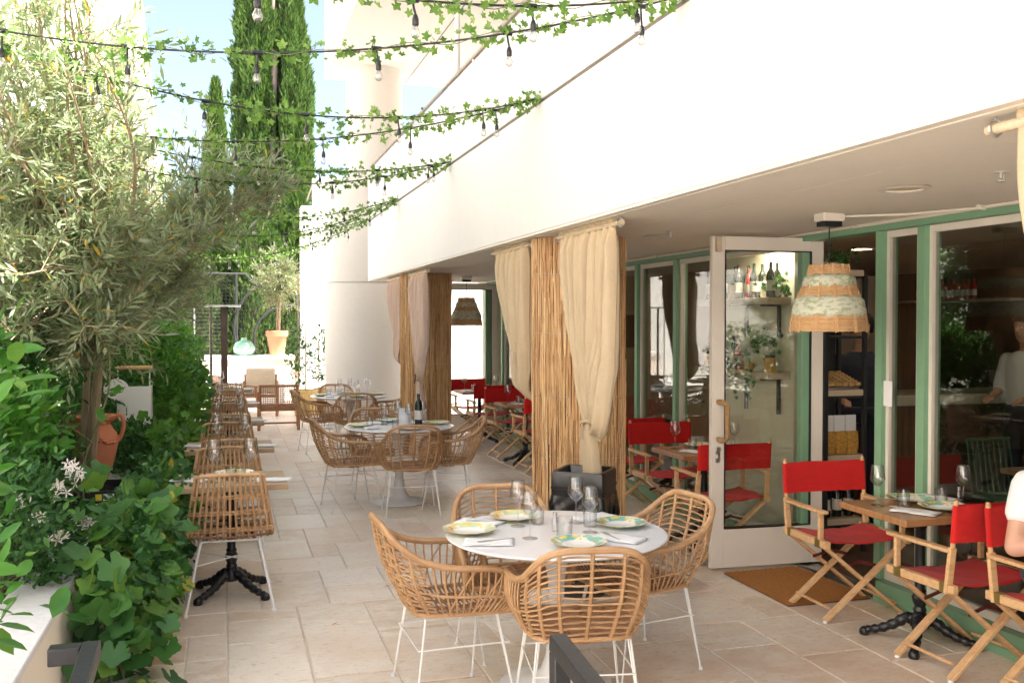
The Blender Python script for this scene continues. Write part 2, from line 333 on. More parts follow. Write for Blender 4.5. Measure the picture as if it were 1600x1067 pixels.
def lobed(lobes, n, depth, cup=.08):
    P = []
    for k in range(n):
        a = 2*PI*k/n+PI/2; r = .5*(1-depth*(.5-.5*math.cos(lobes*(a-PI/2))))*(1 if abs((a+PI/2) % (2*PI)) > .17 and abs((a+PI/2) % (2*PI)-2*PI) > .17 else .35)
        r *= 1+.12*math.sin(a)+.03*(-1)**k
        P.append((r*math.cos(a), .42+r*math.sin(a), cup*(4*r*r)-.1*r*math.sin(a)))
    P.append((0, .42, 0)); return (np.array(P), [(i, (i+1) % n, n) for i in range(n)])
T_VINE = lobed(5, 35, .24); T_IVY = lobed(5, 20, .44, .10); T_VINE2 = lobed(5, 30, .18, .28); T_PETAL = (np.array([(0,0,0),(.12,.4,.02),(.1,.8,0),(0,1,-.03),(-.1,.8,0),(-.12,.4,.02)]), [(0,1,2),(0,2,3),(0,3,4),(0,4,5)])
T_SPRAY = (np.array([(0,0,0),(.16,.35,.03),(.05,.7,0),(0,1,.0),(-.06,.66,0),(-.16,.3,-.03),(.0,.35,.15),(0,.7,.05),(0,.35,-.15)]), [(0,1,2),(0,2,3),(0,3,4),(0,4,5),(0,6,7),(0,7,8),(7,3,0)])
def leaves(tpl, pos, d, nrm, size):
    V0, F0 = tpl; pos = np.asarray(pos, float); d = np.asarray(d, float); nrm = np.asarray(nrm, float); N = len(pos)
    d = d/np.linalg.norm(d, axis=1, keepdims=True); x = np.cross(d, nrm); x /= np.maximum(1e-6, np.linalg.norm(x, axis=1, keepdims=True)); z = np.cross(x, d)
    s = np.broadcast_to(np.asarray(size, float), (N,))[:, None, None]
    V = pos[:, None, :] + s*(x[:, None, :]*V0[None, :, 0, None] + d[:, None, :]*V0[None, :, 1, None] + z[:, None, :]*V0[None, :, 2, None])
    F = np.asarray(F0)[None] + (np.arange(N)*len(V0))[:, None, None]
    return V.reshape(-1, 3), F.reshape(-1, 3)
def rnd(n, s=1.0): return RG.normal(0, s, (n, 3))
def cloud(blobs, n, clumps, spread, outward=.6, up=.3, droop=0, jit=.6):
    """leaf positions/directions clumped on and inside ellipsoids blobs=[(centre, radii, weight)]"""
    wts = np.array([b[2] for b in blobs], float); wts /= wts.sum(); pos = []; dr = []
    for (c, r, _), wt in zip(blobs, wts):
        k = max(2, int(clumps*wt)); c = np.array(c); r = np.array(r)
        u = rnd(k); u /= np.linalg.norm(u, axis=1, keepdims=True); rad = RG.uniform(.35, 1.0, (k, 1))**.6
        cc = c + u*rad*r; m = max(1, int(n*wt/k))
        p = np.repeat(cc, m, 0) + rnd(k*m, spread); o = (p-c)/r; o /= np.maximum(1e-6, np.linalg.norm(o, axis=1, keepdims=True))
        pos.append(p); dr.append(o*outward + np.array([0, 0, up-droop]) + rnd(k*m, jit))
    pos = np.concatenate(pos); dr = np.concatenate(dr); nr = rnd(len(pos), .55) + np.array([-.25, -.25, 1.0]); return pos, dr, nr
def shrub(name, label, cat, base, blobs, n, clumps, tpl, mat, size, spread=.05, group=None, part='foliage', stems=6, smat='stem', sr=.008, zmin=None, xmax=None, **kw):
    t = thing(name, label, cat, base, 0, group)
    pos, dr, nr = cloud(blobs, n, clumps, spread, **kw)
    keep = np.ones(len(pos), bool)
    if zmin is not None: keep &= pos[:, 2] > zmin - base[2]
    if xmax is not None: keep &= pos[:, 0] < xmax - base[0]
    pos, dr, nr = pos[keep], dr[keep], nr[keep]
    sz = RG.uniform(size*.5, size*1.2, len(pos)); V, F = leaves(tpl, pos, dr, nr, sz)
    if tpl is T_VINE:
        h = len(pos)//2; V, F = leaves(T_VINE, pos[:h], dr[:h], nr[:h], sz[:h]); V2, F2 = leaves(T_VINE2, pos[h:], dr[h:], nr[h:], sz[h:]); F = np.concatenate([F, F2+len(V)]); V = np.concatenate([V, V2])
    tri_mesh(part, V, F, mat, t)
    mb = MB()
    for k in range(stems):
        p = pos[RG.integers(len(pos))]; q = np.array([RG.uniform(-.05, .05), RG.uniform(-.05, .05), 0])
        mid = (p+q)/2 + rnd(1, .04)[0]; mb.tube(sm([q, mid, p], 4), [sr*(1-.7*i/8) for i in range(9)], 5)
    mb.build('stem', smat, t); return t

# ================================================================ THE SETTING
def struct(o): o['kind'] = 'structure'; return o
mb = MB(); mb.add([(-150,-120,-.03),(150,-120,-.03),(150,200,-.03),(-150,200,-.03)], [(0,1,2,3)]); struct(mb.build('ground', 'stone'))
mb = MB(); mb.box((-.8,-3,-.028),(4.05,26,-.007)); struct(mb.build('grout_bed', 'grout'))
def paving():
    u = .205; nx, ny = 24, 136; x0, y0 = -.82, -2; occ = np.zeros((nx, ny), bool); mb = MB()
    sizes = [(2,3),(3,2),(2,2),(3,3),(2,4),(1,2),(2,1),(4,2)]
    for j in range(ny):
        for i in range(nx):
            if occ[i, j]: continue
            random.shuffle(sizes)
            for a, b in sizes+[(1,1)]:
                if i+a <= nx and j+b <= ny and not occ[i:i+a, j:j+b].any(): break
            occ[i:i+a, j:j+b] = True
            X0, Y0, X1, Y1 = x0+i*u, y0+j*u, x0+(i+a)*u, y0+(j+b)*u; g = .0042
            h = random.uniform(-.0015, .001); V = []; jt = lambda s: random.uniform(-s, s)
            ring = []
            for (ax, ay), (bx, by) in (((X0+g,Y0+g),(X1-g,Y0+g)),((X1-g,Y0+g),(X1-g,Y1-g)),((X1-g,Y1-g),(X0+g,Y1-g)),((X0+g,Y1-g),(X0+g,Y0+g))):
                k = 7
                for q in range(k):
                    t = q/k; ring.append((ax+(bx-ax)*t+jt(.0016), ay+(by-ay)*t+jt(.0016)))
            cx, cy = (X0+X1)/2, (Y0+Y1)/2; n = len(ring)
            V = [(x, y, -.02) for x, y in ring] + [(x, y, h-.003) for x, y in ring] + [(x+(cx-x)*.02, y+(cy-y)*.02, h) for x, y in ring]
            F = [(q, (q+1) % n, n+(q+1) % n, n+q) for q in range(n)] + [(n+q, n+(q+1) % n, 2*n+(q+1) % n, 2*n+q) for q in range(n)] + [tuple(range(2*n, 3*n))]
            mb.add(V, F)
    return struct(mb.build('patio_paving', 'trav', angle=6))
paving()
# ---- restaurant building
t = thing('restaurant_building', 'white rendered restaurant building with deep overhanging band above the terrace', 'building', (2.15, 0, 0))
def part(fn, name, m, par=None, **k):
    mb = MB(); fn(mb); return mb.build(name, m, par, **k)
def off(mb, o):  # shift verts to the parent's space
    mb.v = [(x-o[0], y-o[1], z-o[2]) for x, y, z in mb.v]; return mb
def wpart(par, name, m, boxes=None, fn=None, **k):
    """part given in world coordinates (parents here are not rotated)"""
    mb = MB()
    for b in boxes or []: mb.box(b[0], b[1])
    if fn: fn(mb)
    off(mb, par.location); return mb.build(name, m, par, **k)
wpart(t, 'facade_band', 'white', [((2.15,-7,2.39),(12,15.1,3.296))], bev=.008)
wpart(t, 'parapet', 'white', [((2.155,-7,3.322),(2.4,15.08,4.08))], bev=.006)
wpart(t, 'joint_or_shade_strip', 'grooveshade', [((2.165,-7,3.2962),(2.4,15.07,3.3218))]); wpart(t, 'terrace_floor', 'cream', [((2.402,-7,3.322),(11.9,15.05,3.4))])  # dark strip paints shade into the groove under the parapet
wpart(t, 'upper_slab', 'cream', [((1.70,-7,6.0),(11.9,17.2,7.42))])
wpart(t, 'slab_seam', 'heater', [((3.1,7,5.994),(3.115,17.19,5.999))])
wpart(t, 'upper_wall', 'cream', [((6.5,-7,3.402),(6.7,15,5.998))])
wpart(t, 'soffit', 'ceiling', [((2.20,-7,2.372),(2.62,15.05,2.388)),((2.626,-7,2.372),(3.99,15.05,2.388))])
wpart(t, 'soffit_edge', 'ceiling', [((2.152,-7,2.376),(2.196,15.08,2.389))])
wpart(t, 'side_wall', 'creamwall', [((4.04,15.0,0),(12,15.2,2.388)),((11.8,-7,0),(12,14.99,2.388))])
wpart(t, 'handrail', 'rail', fn=lambda m: m.tube([(2.2,-7,4.17),(2.2,15.0,4.17)], .022, 10))
for y in (1.0, 3.5, 6.0, 8.6, 11.4): wpart(t, 'rail_post', 'white', fn=lambda m: m.tube([(2.2,y,4.085),(2.2,y,4.17)], .014, 8))
for y in (7.0, 10.5): wpart(t, 'drain_pipe', 'white', fn=lambda m: m.tube([(2.5,y,4.0),(2.5,y,5.99)], .03, 10))
t = thing('round_column', 'thick round cream column standing at the far end of the white building', 'column', (2.32,16.5,0))
part(lambda m: m.lathe([(.70,0),(.70,2.375),(.665,2.38),(.665,2.40),(.70,2.405),(.70,4.1),(.45,4.101)], 64), 'lower_drum', 'cream', t)
part(lambda m: m.cyl((.14,0,4.1), .48, 1.9, 48), 'upper_drum', 'cream', t)
t = thing('end_wall', 'tall plain white wall beyond the round column beside the cypresses', 'wall', (1.5,20,0))
wpart(t, 'wall', 'white', [((1.5,20,0),(5.5,20.5,4.1))]); wpart(t, 'upper_wall', 'white', [((1.75,20.1,4.1),(5.5,20.45,4.7))])
wpart(t, 'joint_or_shade_strip', 'pink', [((1.495,19.994,2.0),(4,19.999,2.015)),((1.495,19.994,3.05),(4,19.999,3.062))])
# buildings on the other side, one of them added out of view
t = thing('bounce_building', 'unseen tall pale building added opposite the restaurant to bounce light', 'building', (-4.6,2,0))  # added out of view, sized and coloured to shape the terrace light
wpart(t, 'wall', 'bright', [((-11,-12,0),(-4.6,14,8.35))]); wpart(t, 'bounce_cornice', 'white', [((-11.1,-12.1,8.35),(-4.5,14.1,8.55))])  # wall and cornice of the added bounce building
t = thing('garden_wall', 'long white garden wall behind the planting', 'wall', (-2.6,6,0))
wpart(t, 'wall', 'bright', [((-2.75,-1,0),(-2.55,17.5,3.3))]); wpart(t, 'coping', 'cream', [((-2.78,-1,3.3),(-2.52,17.5,3.36))])
t = thing('distant_tower', 'white tower with a sloping edge rising behind the olive tree', 'building', (-6,30,0))
part(lambda m: m.add([(x,y,z) for y in (-2,6) for x,z in ((-9,0),(4.6,0),(3.55,10.4),(3.3,12.2),(-9,12.2))], [(0,1,2,3,4),(9,8,7,6,5),(0,5,6,1),(1,6,7,2),(2,7,8,3),(3,8,9,4),(4,9,5,0)]), 'wall', 'white', t)
part(lambda m: m.add([(x,y,z) for y in (-2.25,-2.02) for x,z in ((4.62,0),(4.95,0),(3.9,10.4),(3.62,12.3),(3.32,12.3),(3.57,10.4))], [(0,1,2,5),(5,2,3,4),(11,8,7,6),(10,9,8,11),(0,6,7,1),(1,7,8,2),(2,8,9,3),(3,9,10,4),(4,10,11,5),(5,11,6,0)]), 'edge_fin', 'pink', t)
# ---- storefront
ST = []
t = thing('storefront', 'sage green framed glass storefront of the restaurant', 'storefront', (4.0, 6, 0))
wpart(t, 'header', 'green', [((3.92,-5,2.315),(4.06,14.98,2.37))], bev=.003)
wpart(t, 'header_bead', 'doorwhite', [((3.905,-5,2.352),(3.918,14.98,2.371))])
wpart(t, 'sill', 'green', [((3.90,-5,0),(4.06,5.09,.13)),((3.90,5.99,0),(4.06,13.72,.13)),((3.88,-5,0),(3.898,5.09,.05))], bev=.004)
wpart(t, 'threshold', 'steel', [((3.92,5.10,0),(4.05,5.97,.02))]); wpart(t, 'threshold', 'steel', [((3.92,13.73,0),(4.05,14.62,.02))])
mull = [-2.0,.2,2.4,4.74,5.12,5.98,7.98,8.84,10.6,12.2,13.70,14.64]
for y in mull:
    p = wpart(t, 'mullion', 'green', [((3.93,y-.032,.13),(4.05,y+.032,2.313))], bev=.003)
for a, b in zip(mull, mull[1:]):
    if (a, b) in ((5.12,5.98),(13.70,14.64)): continue
    p = wpart(t, 'window_pane', 'doorglass' if a == 5.98 else 'pane', [((3.985,a+.06,.17),(3.991,b-.06,2.29))])
    wpart(t, 'pane_frame', 'doorwhite', [((3.965,a+.0325,.132),(4.01,a+.075,2.312)),((3.965,b-.06,.132),(4.01,b-.0325,2.312)),((3.965,a+.076,2.27),(4.01,b-.061,2.312)),((3.965,a+.076,.132),(4.01,b-.061,.18))])
# ---- interior of the restaurant
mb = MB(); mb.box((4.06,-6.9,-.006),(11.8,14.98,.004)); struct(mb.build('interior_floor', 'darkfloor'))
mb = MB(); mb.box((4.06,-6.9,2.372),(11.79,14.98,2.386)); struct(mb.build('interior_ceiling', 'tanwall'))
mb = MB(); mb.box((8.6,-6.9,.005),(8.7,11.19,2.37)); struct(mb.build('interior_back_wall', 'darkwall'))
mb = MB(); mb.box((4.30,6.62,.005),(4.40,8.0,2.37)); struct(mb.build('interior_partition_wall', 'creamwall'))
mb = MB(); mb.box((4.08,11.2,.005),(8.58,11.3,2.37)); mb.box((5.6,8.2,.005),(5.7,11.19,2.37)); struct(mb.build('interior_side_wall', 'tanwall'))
# ---- doors
def glass_door(name, label, hinge, ang):
    t = thing(name, label, 'door', hinge, ang, 'open glass doors')   # leaf runs along local -x from hinge
    W, H = .86, 2.34
    m = MB(); s = .095
    for lo, hi in (((-W,-.022,.03),(-W+s,.022,H)), ((-s,-.022,.03),(0,.022,H)), ((-W+s,-.022,H-s),(-s,.022,H)), ((-W+s,-.022,.03),(-s,.022,.30))): m.box(lo, hi)
    m.build('frame', 'doorwhite', t, bev=.003)
    m = MB()
    for lo, hi in (((-W+s,-.026,.30),(-W+s+.008,.026,H-s)),((-s-.008,-.026,.30),(-s,.026,H-s)),((-W+s+.008,-.026,.30),(-s-.008,.026,.308)),((-W+s+.008,-.026,H-s-.008),(-s-.008,.026,H-s))): m.box(lo, hi)
    m.build('gasket', 'blackplastic', t)
    m = MB(); m.box((-W+s+.008,-.004,.308),(-s-.008,.004,H-s-.008)); m.build('pane', 'doorglass', t)
    m = MB(); m.tube(resample(sm([(-W+.05,-.02,1.19),(-W+.05,-.075,1.19),(-W+.075,-.09,1.18),(-W+.085,-.09,1.14),(-W+.085,-.09,.98),(-W+.075,-.09,.94),(-W+.05,-.075,.93),(-W+.05,-.02,.93)], 6), .006), [.019 if i % 2 else .016 for i in range(400)][:len(resample(sm([(-W+.05,-.02,1.19),(-W+.05,-.075,1.19),(-W+.075,-.09,1.18),(-W+.085,-.09,1.14),(-W+.085,-.09,.98),(-W+.075,-.09,.94),(-W+.05,-.075,.93),(-W+.05,-.02,.93)], 6), .006))], 10)
    m.build('handle', 'rope', t)
    m = MB(); m.box((-W+.03,-.034,.77),(-W+.056,-.0225,.85)); m.tube([(-W+.043,-.03,.865),(-W+.043,-.045,.865)], .014, 14); m.box((-W+.035,-.045,.80),(-W+.050,-.0345,.83)); m.build('lock', 'steel', t)
    m = MB(); m.box((-W+.02,-.05,H-.11),(-W+.06,-.0225,H-.005)); m.build('closer_bracket', 'palewood', t, bev=.002)
    return t
glass_door('glass_door', 'open cream framed glass door with rope wrapped handle beside the doormat', (4.09,5.95,0), R(-7.0+4))
glass_door('glass_door', 'open glass door at the far end behind the rear reed column', (4.09,14.5,0), R(-3))
# ---- reed wrapped columns
def poly_walk(poly, step):
    P = [Vector((x, y, 0)) for x, y in poly]; return resample(P+[P[0]], step)
def reed_column(loc, label):
    t = thing('reed_column', label, 'column', loc, 0, 'reed wrapped columns under the overhang')
    base = [(-.30,.02),(-.04,-.30),(.30,-.30),(.30,.15),(.12,.32),(-.20,.32)]
    m = MB(); m.prism([(x*.94, y*.94) for x, y in base], 0, 2.37); m.build('post', 'teak', t)
    m = MB()
    for p in poly_walk(base, .0046)[:-1]:
        ph = random.uniform(0, 6); z = random.uniform(-.3, .0); x0, y0 = p[0], p[1]
        while z < 2.36:
            L = random.uniform(.5, 1.3); a = max(0.004, z); b = min(2.366, z+L)
            if b-a > .04:
                ox, oy = random.gauss(0, .004), random.gauss(0, .004); r = random.uniform(.0022, .0043); q = []
                k = max(2, int((b-a)/.16)); bx, by = random.gauss(0, .006), random.gauss(0, .006)
                for i in range(k+1):
                    zz = a+(b-a)*i/k; q.append((x0+ox+bx*(i/k)+.0025*math.sin(zz*9+ph), y0+oy+by*(i/k)+.0025*math.cos(zz*7+ph), zz))
                m.tube(q, r, 5)
            z += L+random.uniform(-.02, .02)
    m.build('reed_cladding', 'reed', t)
    m = MB()
    for z in (.28,.75,1.2,1.66,2.1):
        m.tube([(p[0]*1.022, p[1]*1.022, z+.004*math.sin(i)) for i, p in enumerate(poly_walk(base, .05)[:-1])], .0022, 4, True)
    m.build('tie_wire', 'steel', t); return t
reed_column((2.505,6.8,0), 'reed wrapped column behind the black bin')
reed_column((2.505,12.46,0), 'reed wrapped column farther down the terrace behind the second round table')
# ---- curtains
def curtain(label, loc, y0, y1, tie, zn, zf, mat, folds=11, top=2.335, rod=(0, 1), pull=(.0, .0), foot=(.18, .06), group='linen curtains tied back at the reed columns'):
    """cloth hangs from y0 (near) to y1 (far), is gathered at tie=(x, y, z); zn/zf: how low the near/far edge hangs before it turns to the tie"""
    t = thing('curtain', label, 'curtain', loc, 0, group); tx, ty, tz = tie; n = 190; G = []; ra = random.uniform(0, 9)
    K = 64
    cols = []
    for j in range(n):
        s = j/(n-1); ph = s*folds*2*PI + .7*math.sin(s*9+ra)+.35*math.sin(s*23+ra*2)
        yt = lerp(y0, y1, s+.006*math.sin(ph)); zb = lerp(zn, zf, s**.8); yb = lerp(yt, ty, lerp(pull[0], pull[1], s)); off_ = (s-.5)*.085
        P = [Vector((0, yt, 2.375)), Vector((0, yt, 2.335)), Vector((0, lerp(yt, yb, .15), 2.05)), Vector((0, lerp(yt, yb, .55), (2.05+zb)/2)), Vector((0, yb, zb+.10)), Vector((0, lerp(yb, ty+off_, .45), zb-.02 if zb < tz+.05 else lerp(zb, tz, .45))), Vector((tx, ty+off_, tz))]
        Q = sm(P, 12); Q = resample(Q, .001 if False else max(.004, sum((b_-a_).length for a_, b_ in zip(Q, Q[1:]))/K))
        Q = np.stack([np.interp(np.linspace(0, 1, K), np.linspace(0, 1, len(Q)), Q[:, k]) for k in range(3)], 1)
        f = np.linspace(0, 1, K); am = .050*(.7+.4*math.sin(s*17+ra))*np.minimum(1, np.maximum(.35, f*9))*(1-.62*f**5)
        drift = .9*np.sin(f*2.4+s*5+ra)*f
        Q[:, 0] += tx*0 + am*np.sin(ph+drift)+.010*np.sin(ph*2.7+drift*3+f*5)*np.minimum(1, f*6) + .004*np.sin(f*46+ph*1.5)*(f**2)
        Q[:, 1] += .012*np.cos(ph+drift)*np.minimum(1, f*8)
        if zb < tz+.1: Q[:, 0] -= .05*np.sin(PI*np.clip((f-.55)/.45, 0, 1))
        hem = f < .03; Q[hem, 0] = .024*math.sin(ph*2)
        cols.append(Q)
    m = MB(); m.grid([[tuple(cols[j][i]) for j in range(n)] for i in range(K)]); m.build('cloth', mat, t, angle=180, thick=.003)
    rows = []
    for i in range(26):
        f = i/25; wd = lerp(.085, foot[0]*2, f**.55); row = []
        for j in range(90):
            s = j/89; ph = s*folds*1.2*PI*1.3+ra; row.append((lerp(tx, foot[1]+tx*.0, f)+(.028+.03*f)*math.sin(ph+.8*f), ty+(s-.5)*wd+.008*math.cos(ph)+.02*f, lerp(tz, .04, f)))
        rows.append(row)
    m = MB(); m.grid(rows); m.build('lower_cloth', mat, t, angle=180, thick=.003)
    m = MB(); m.tube([(tx+.045*math.cos(a), ty+.062*math.sin(a), tz+.01*math.sin(a*2)) for a in np.linspace(0, 2*PI, 24, endpoint=False)], .012, 6, True); m.tube([(tx-.04,ty,tz),(tx-.055,ty+.02,tz-.10)], .007, 5); m.build('tie', mat if mat == 'curtain' else 'soil', t)
    r0, r1 = rod
    m = MB(); m.tube([(0, r0, top), (0, r1, top)], .017, 12); m.build('curtain_rod', 'palewood', t)
    for y in (r0+.03, r1-.03):
        m = MB(); m.tube([(.024*math.cos(a), y, top+.024*math.sin(a)) for a in np.linspace(0, 2*PI, 20, endpoint=False)], .004, 6, True)
        m.tube([(0, y, top+.024), (0, y, 2.37)], .004, 6); m.build('rod_hook', 'steel', t)
    return t
def pair(dy, mat, l1, l2):
    curtain(l1, (2.25,dy,0), 5.36, 6.34, (0.0,5.80,1.10), 1.02, 1.50, mat, folds=10, rod=(5.26,6.42), pull=(.12,.55))
    curtain(l2, (2.25,dy,0), 7.10, 8.02, (.17,7.22,1.08), 1.30, 1.45, mat, folds=9, rod=(7.0,8.10), pull=(.1,.85), foot=(.10,.17))
pair(0, 'curtain', 'sand coloured curtain knotted low in front of the near reed column', 'sand coloured curtain swept in behind the near reed column')
pair(5.66, 'curtainpink', 'rosy curtain tied in front of the rear reed column', 'rosy curtain hanging on the far side of the rear reed column')
curtain('curtain edge hanging from a rod at the top right corner above the seated diner', (2.25,0,0), 1.2, 2.30, (0,1.6,1.1), 1.3, 1.3, 'curtain', rod=(1.1,2.42), pull=(.3,.35))
# ---- ceiling fixtures
def downlight(x, y, label, on=False, z=2.372):
    t = thing('recessed_light', label, 'ceiling light', (x,y,z), 0, 'round recessed lights in the soffit' if not on else 'lit recessed lights inside')
    part(lambda m: m.lathe([(.085,0),(.115,-.003),(.12,-.008),(.085,-.012),(.08,-.004)], 32), 'trim_ring', 'doorwhite', t)
    part(lambda m: m.lathe([(1e-4,-.004),(.08,-.003),(.082,-.006)], 24), 'lens', ('shelffill' if 'shelves' in label else 'lampon') if on else 'palewood', t)
downlight(3.04,3.78,'round recessed light in the soffit above the front wooden table'); downlight(3.04,6.42,'round recessed light in the soffit beside the near reed column'); downlight(3.04,9.6,'round recessed light in the soffit beyond the near reed column')
for x, y, lb in ((6.0,5.2,'small lit downlight behind the big window pane, higher of two'),(6.7,6.3,'small lit downlight behind the big window pane, lower of two'),(5.2,7.0,'small lit downlight glimpsed through the open doorway'),(4.17,6.85,'added fill downlight brightening the bottle shelves behind the door glass')): downlight(x, y, lb, True)  # last one is added to brighten the wall behind the door glass
def sprinkler(x, y, label):
    t = thing('sprinkler_head', label, 'sprinkler', (x,y,2.372), 0, 'sprinkler heads in the soffit')
    part(lambda m: m.lathe([(1e-4,-.002),(.03,-.002),(.032,-.006),(1e-4,-.008)], 20), 'escutcheon', 'doorwhite', t)
    part(lambda m: (m.tube([(0,0,-.006),(0,0,-.03)], .008, 10), m.tube([(.0,-.012,-.012),(0,-.012,-.04)], .002, 6), m.tube([(.0,.012,-.012),(0,.012,-.04)], .002, 6), m.cyl((0,0,-.044), .018, .003, 16)), 'nozzle', 'steel', t)
sprinkler(3.09,3.25,'small sprinkler head in the soffit above the seated diner'); sprinkler(2.95,6.05,'small sprinkler head in the soffit by the near curtain rod')
t = thing('conduit', 'thin pale conduit run along the top of the storefront to the lamp box', 'conduit', (3.86,4,2.35))
wpart(t, 'pipe', 'doorwhite', fn=lambda m: (m.tube([(3.87,2.0,2.358),(3.87,4.25,2.358),(3.72,4.6,2.358),(3.42,4.82,2.358)], .008, 8), m.tube([(3.88,5.3,2.358),(3.88,13,2.358)], .009, 8)))
for y in (2.6,3.4,4.2,6.5,8.2): wpart(t, 'clip', 'doorwhite', [((3.85,y,2.345),(3.9,y+.02,2.371))])
def pendant(x, y, label):
    t = thing('pendant_lamp', label, 'pendant lamp', (x,y,2.372), 0, 'woven pendant lamps under the overhang')
    part(lambda m: m.box((-.07,-.05,-.045),(.07,.05,0)), 'junction_box', 'doorwhite', t, bev=.004)
    part(lambda m: m.box((-.06,-.04,-.075),(.06,.04,-.0455)), 'mounting_block', 'blackplastic', t, bev=.004)
    part(lambda m: m.tube([(0,0,-.075),(0,0,-.36)], .004, 6), 'cord', 'cable', t)
    s = thing('lamp_shade', None, None); s.parent = t; s.location = (0,0,-.30)
    def band(m, r0, z0, r1, z1, k):
        for i in range(k):
            f = i/(k-1); r = r0+(r1-r0)*f; z = z0+(z1-z0)*f
            m.tube([((r+.0035*math.sin(a*24+i*PI))*math.cos(a), (r+.0035*math.sin(a*24+i*PI))*math.sin(a), z+random.uniform(-.002,.002)) for a in np.linspace(0, 2*PI, 96, endpoint=False)], .0048, 5, True)
    def weave(m):
        band(m, .105, 0, .118, -.045, 7); band(m, .150, -.125, .170, -.17, 7); band(m, .205, -.295, .217, -.375, 11)
        for k in range(12):
            a = k*PI/6+.1; m.tube([(r*math.cos(a), r*math.sin(a), z) for r, z in ((.110,.008),(.120,-.05),(.152,-.125),(.173,-.17),(.207,-.295),(.219,-.385))], .0052, 5)
            m.tube([(r*math.cos(a+.05), r*math.sin(a+.05), z) for r, z in ((.112,.006),(.121,-.05),(.153,-.125),(.174,-.17),(.208,-.295),(.221,-.383))], .0038, 5)
    part(weave, 'wicker', 'straw', s)
    part(lambda m: (m.lathe([(.112,-.045),(.142,-.07),(.148,-.105),(.150,-.13)], 64, wob=lambda a, i: 1+.02*math.sin(a*9+i)), m.lathe([(.165,-.168),(.192,-.20),(.208,-.26),(.204,-.30)], 64, wob=lambda a, i: 1+.02*math.sin(a*8+i*2))), 'fabric_band', 'shadefab', s, thick=.002)
    part(lambda m: (m.tube([(0,0,-.05),(0,0,-.13)], .02, 12), m.lathe([(1e-4,-.24),(.025,-.225),(.032,-.19),(.018,-.14),(.016,-.13)], 16)), 'lamp_holder', 'blackplastic', s)
    return t
pendant(3.36,4.82,'woven wicker pendant lamp with leaf print bands hanging over the front wooden table'); pendant(3.22,13.0,'woven pendant lamp hanging beyond the rear reed column')
# ---- planter, soil
t = thing('planter_wall', 'low planter wall with cream face and pale grey coping along the planting', 'planter', (-.85,3,0))
wpart(t, 'wall', 'planterface', [((-.96,.6,0),(-.715,16.4,.465))]); wpart(t, 'coping', 'capstone', [((-.965,.59,.466),(-.71,16.41,.50))], bev=.006)
mb = MB(); nx, ny = 30, 90
mb.grid([[(-2.54+1.57*i/(nx-1), .6+15.8*j/(ny-1), .40+random.uniform(-.02,.03)) for i in range(nx)] for j in range(ny)]); struct(mb.build('soil_bed', 'soil', angle=180))
# ---- handrails in front
def handrail(label, pts, mat='blackmetal'):
    t = thing('handrail', label, 'handrail', pts[0], 0, 'black stair handrails'); m = MB()
    o = Vector(pts[0])
    for a, b in zip(pts, pts[1:]): m.bar(Vector(a)-o, Vector(b)-o, .042, .042)
    m.build('rail', mat, t, bev=.004); return t
hr_ = handrail('square black handrail rising from the paving in front of the nearest round table', [(.765,2.16,0),(.765,2.16,.955)])
t = hr_
m = MB(); m.bar((0,.021,.976),(0,-1.6,.80),.042,.042); m.build('top_rail', 'blackmetal', t, bev=.004)
t = thing('handrail', 'square black handrail fixed to the planter wall', 'handrail', (-.33,2.46,0), 0, 'black stair handrails')
m = MB(); m.bar((-.07,-.02,.97),(.0,-.02,.97),.042,.042); m.build('wall_bracket', 'blackmetal', t, bev=.004)
m = MB(); m.bar((.021,.0,.972),(.021,-1.9,.78),.042,.042); m.bar((.021,-1.7,.79),(.021,-1.7,0),.042,.042); m.build('top_rail', 'blackmetal', t, bev=.004)
# ---- doormat and bin
t = thing('doormat', 'orange brown coir doormat lying in front of the open glass door', 'doormat', (3.6,5.52,0))
wpart(t, 'backing', 'mataged', [((3.3,5.12,.0022),(3.885,5.92,.008))]); 
def matfn(m):
    G = [[(3.303+.579*i/60, 5.123+.794*j/80, .014+random.uniform(0,.004)) for i in range(61)] for j in range(81)]; m.grid(G)
wpart(t, 'coir', 'coir', [((3.303,5.123,.0082),(3.882,5.917,.0135))], fn=matfn)
t = thing('waste_bin', 'square black waste bin with a black plastic bag against the near reed column', 'bin', (2.19,5.72,0), R(-38))
def sq(r, z, rr=.12, n=56):
    P = []
    for k in range(n):
        a = 2*PI*k/n; c, s_ = math.cos(a), math.sin(a); q = r/((abs(c)**18+abs(s_)**18)**(1/18)); P.append((q*c, q*s_, z))
    return P
def loft(m, rings):
    n = len(rings[0]); V = [p for r_ in rings for p in r_]; m.add(V, [(i*n+k, i*n+(k+1) % n, (i+1)*n+(k+1) % n, (i+1)*n+k) for i in range(len(rings)-1) for k in range(n)])
part(lambda m: loft(m, [sq(.12,.005), sq(.15,.5), sq(.165,.62)]), 'body', 'blackplastic', t)
part(lambda m: loft(m, [sq(.168,.60), sq(.172,.70), sq(.176,.702), sq(.176,.712), sq(.172,.714), sq(.170,.80), sq(.164,.81), sq(.145,.808), sq(.13,.75), sq(.0,.70)]), 'lid', 'blackplastic', t)
def bag(m):
    rows = []
    for i, z in enumerate(np.linspace(.66, .40, 16)):
        f = i/15; rows.append([(x*(1+.07*math.sin(7*math.atan2(y, x)+i*.5)*f+.05*f*math.sin(17*math.atan2(y, x)+i*1.1)+random.uniform(-.025,.025)*f+ .07*math.sin(f*PI)), y*(1+.06*f*math.sin(11*math.atan2(y, x)+i*.8)+random.uniform(-.025,.025)*f+.07*math.sin(f*PI)), z+ .05*f*math.sin(5*math.atan2(y, x))) for x, y, _ in sq(.173, z, n=90)])
    loft(m, rows)
part(bag, 'bin_bag', 'bag', t, angle=180)

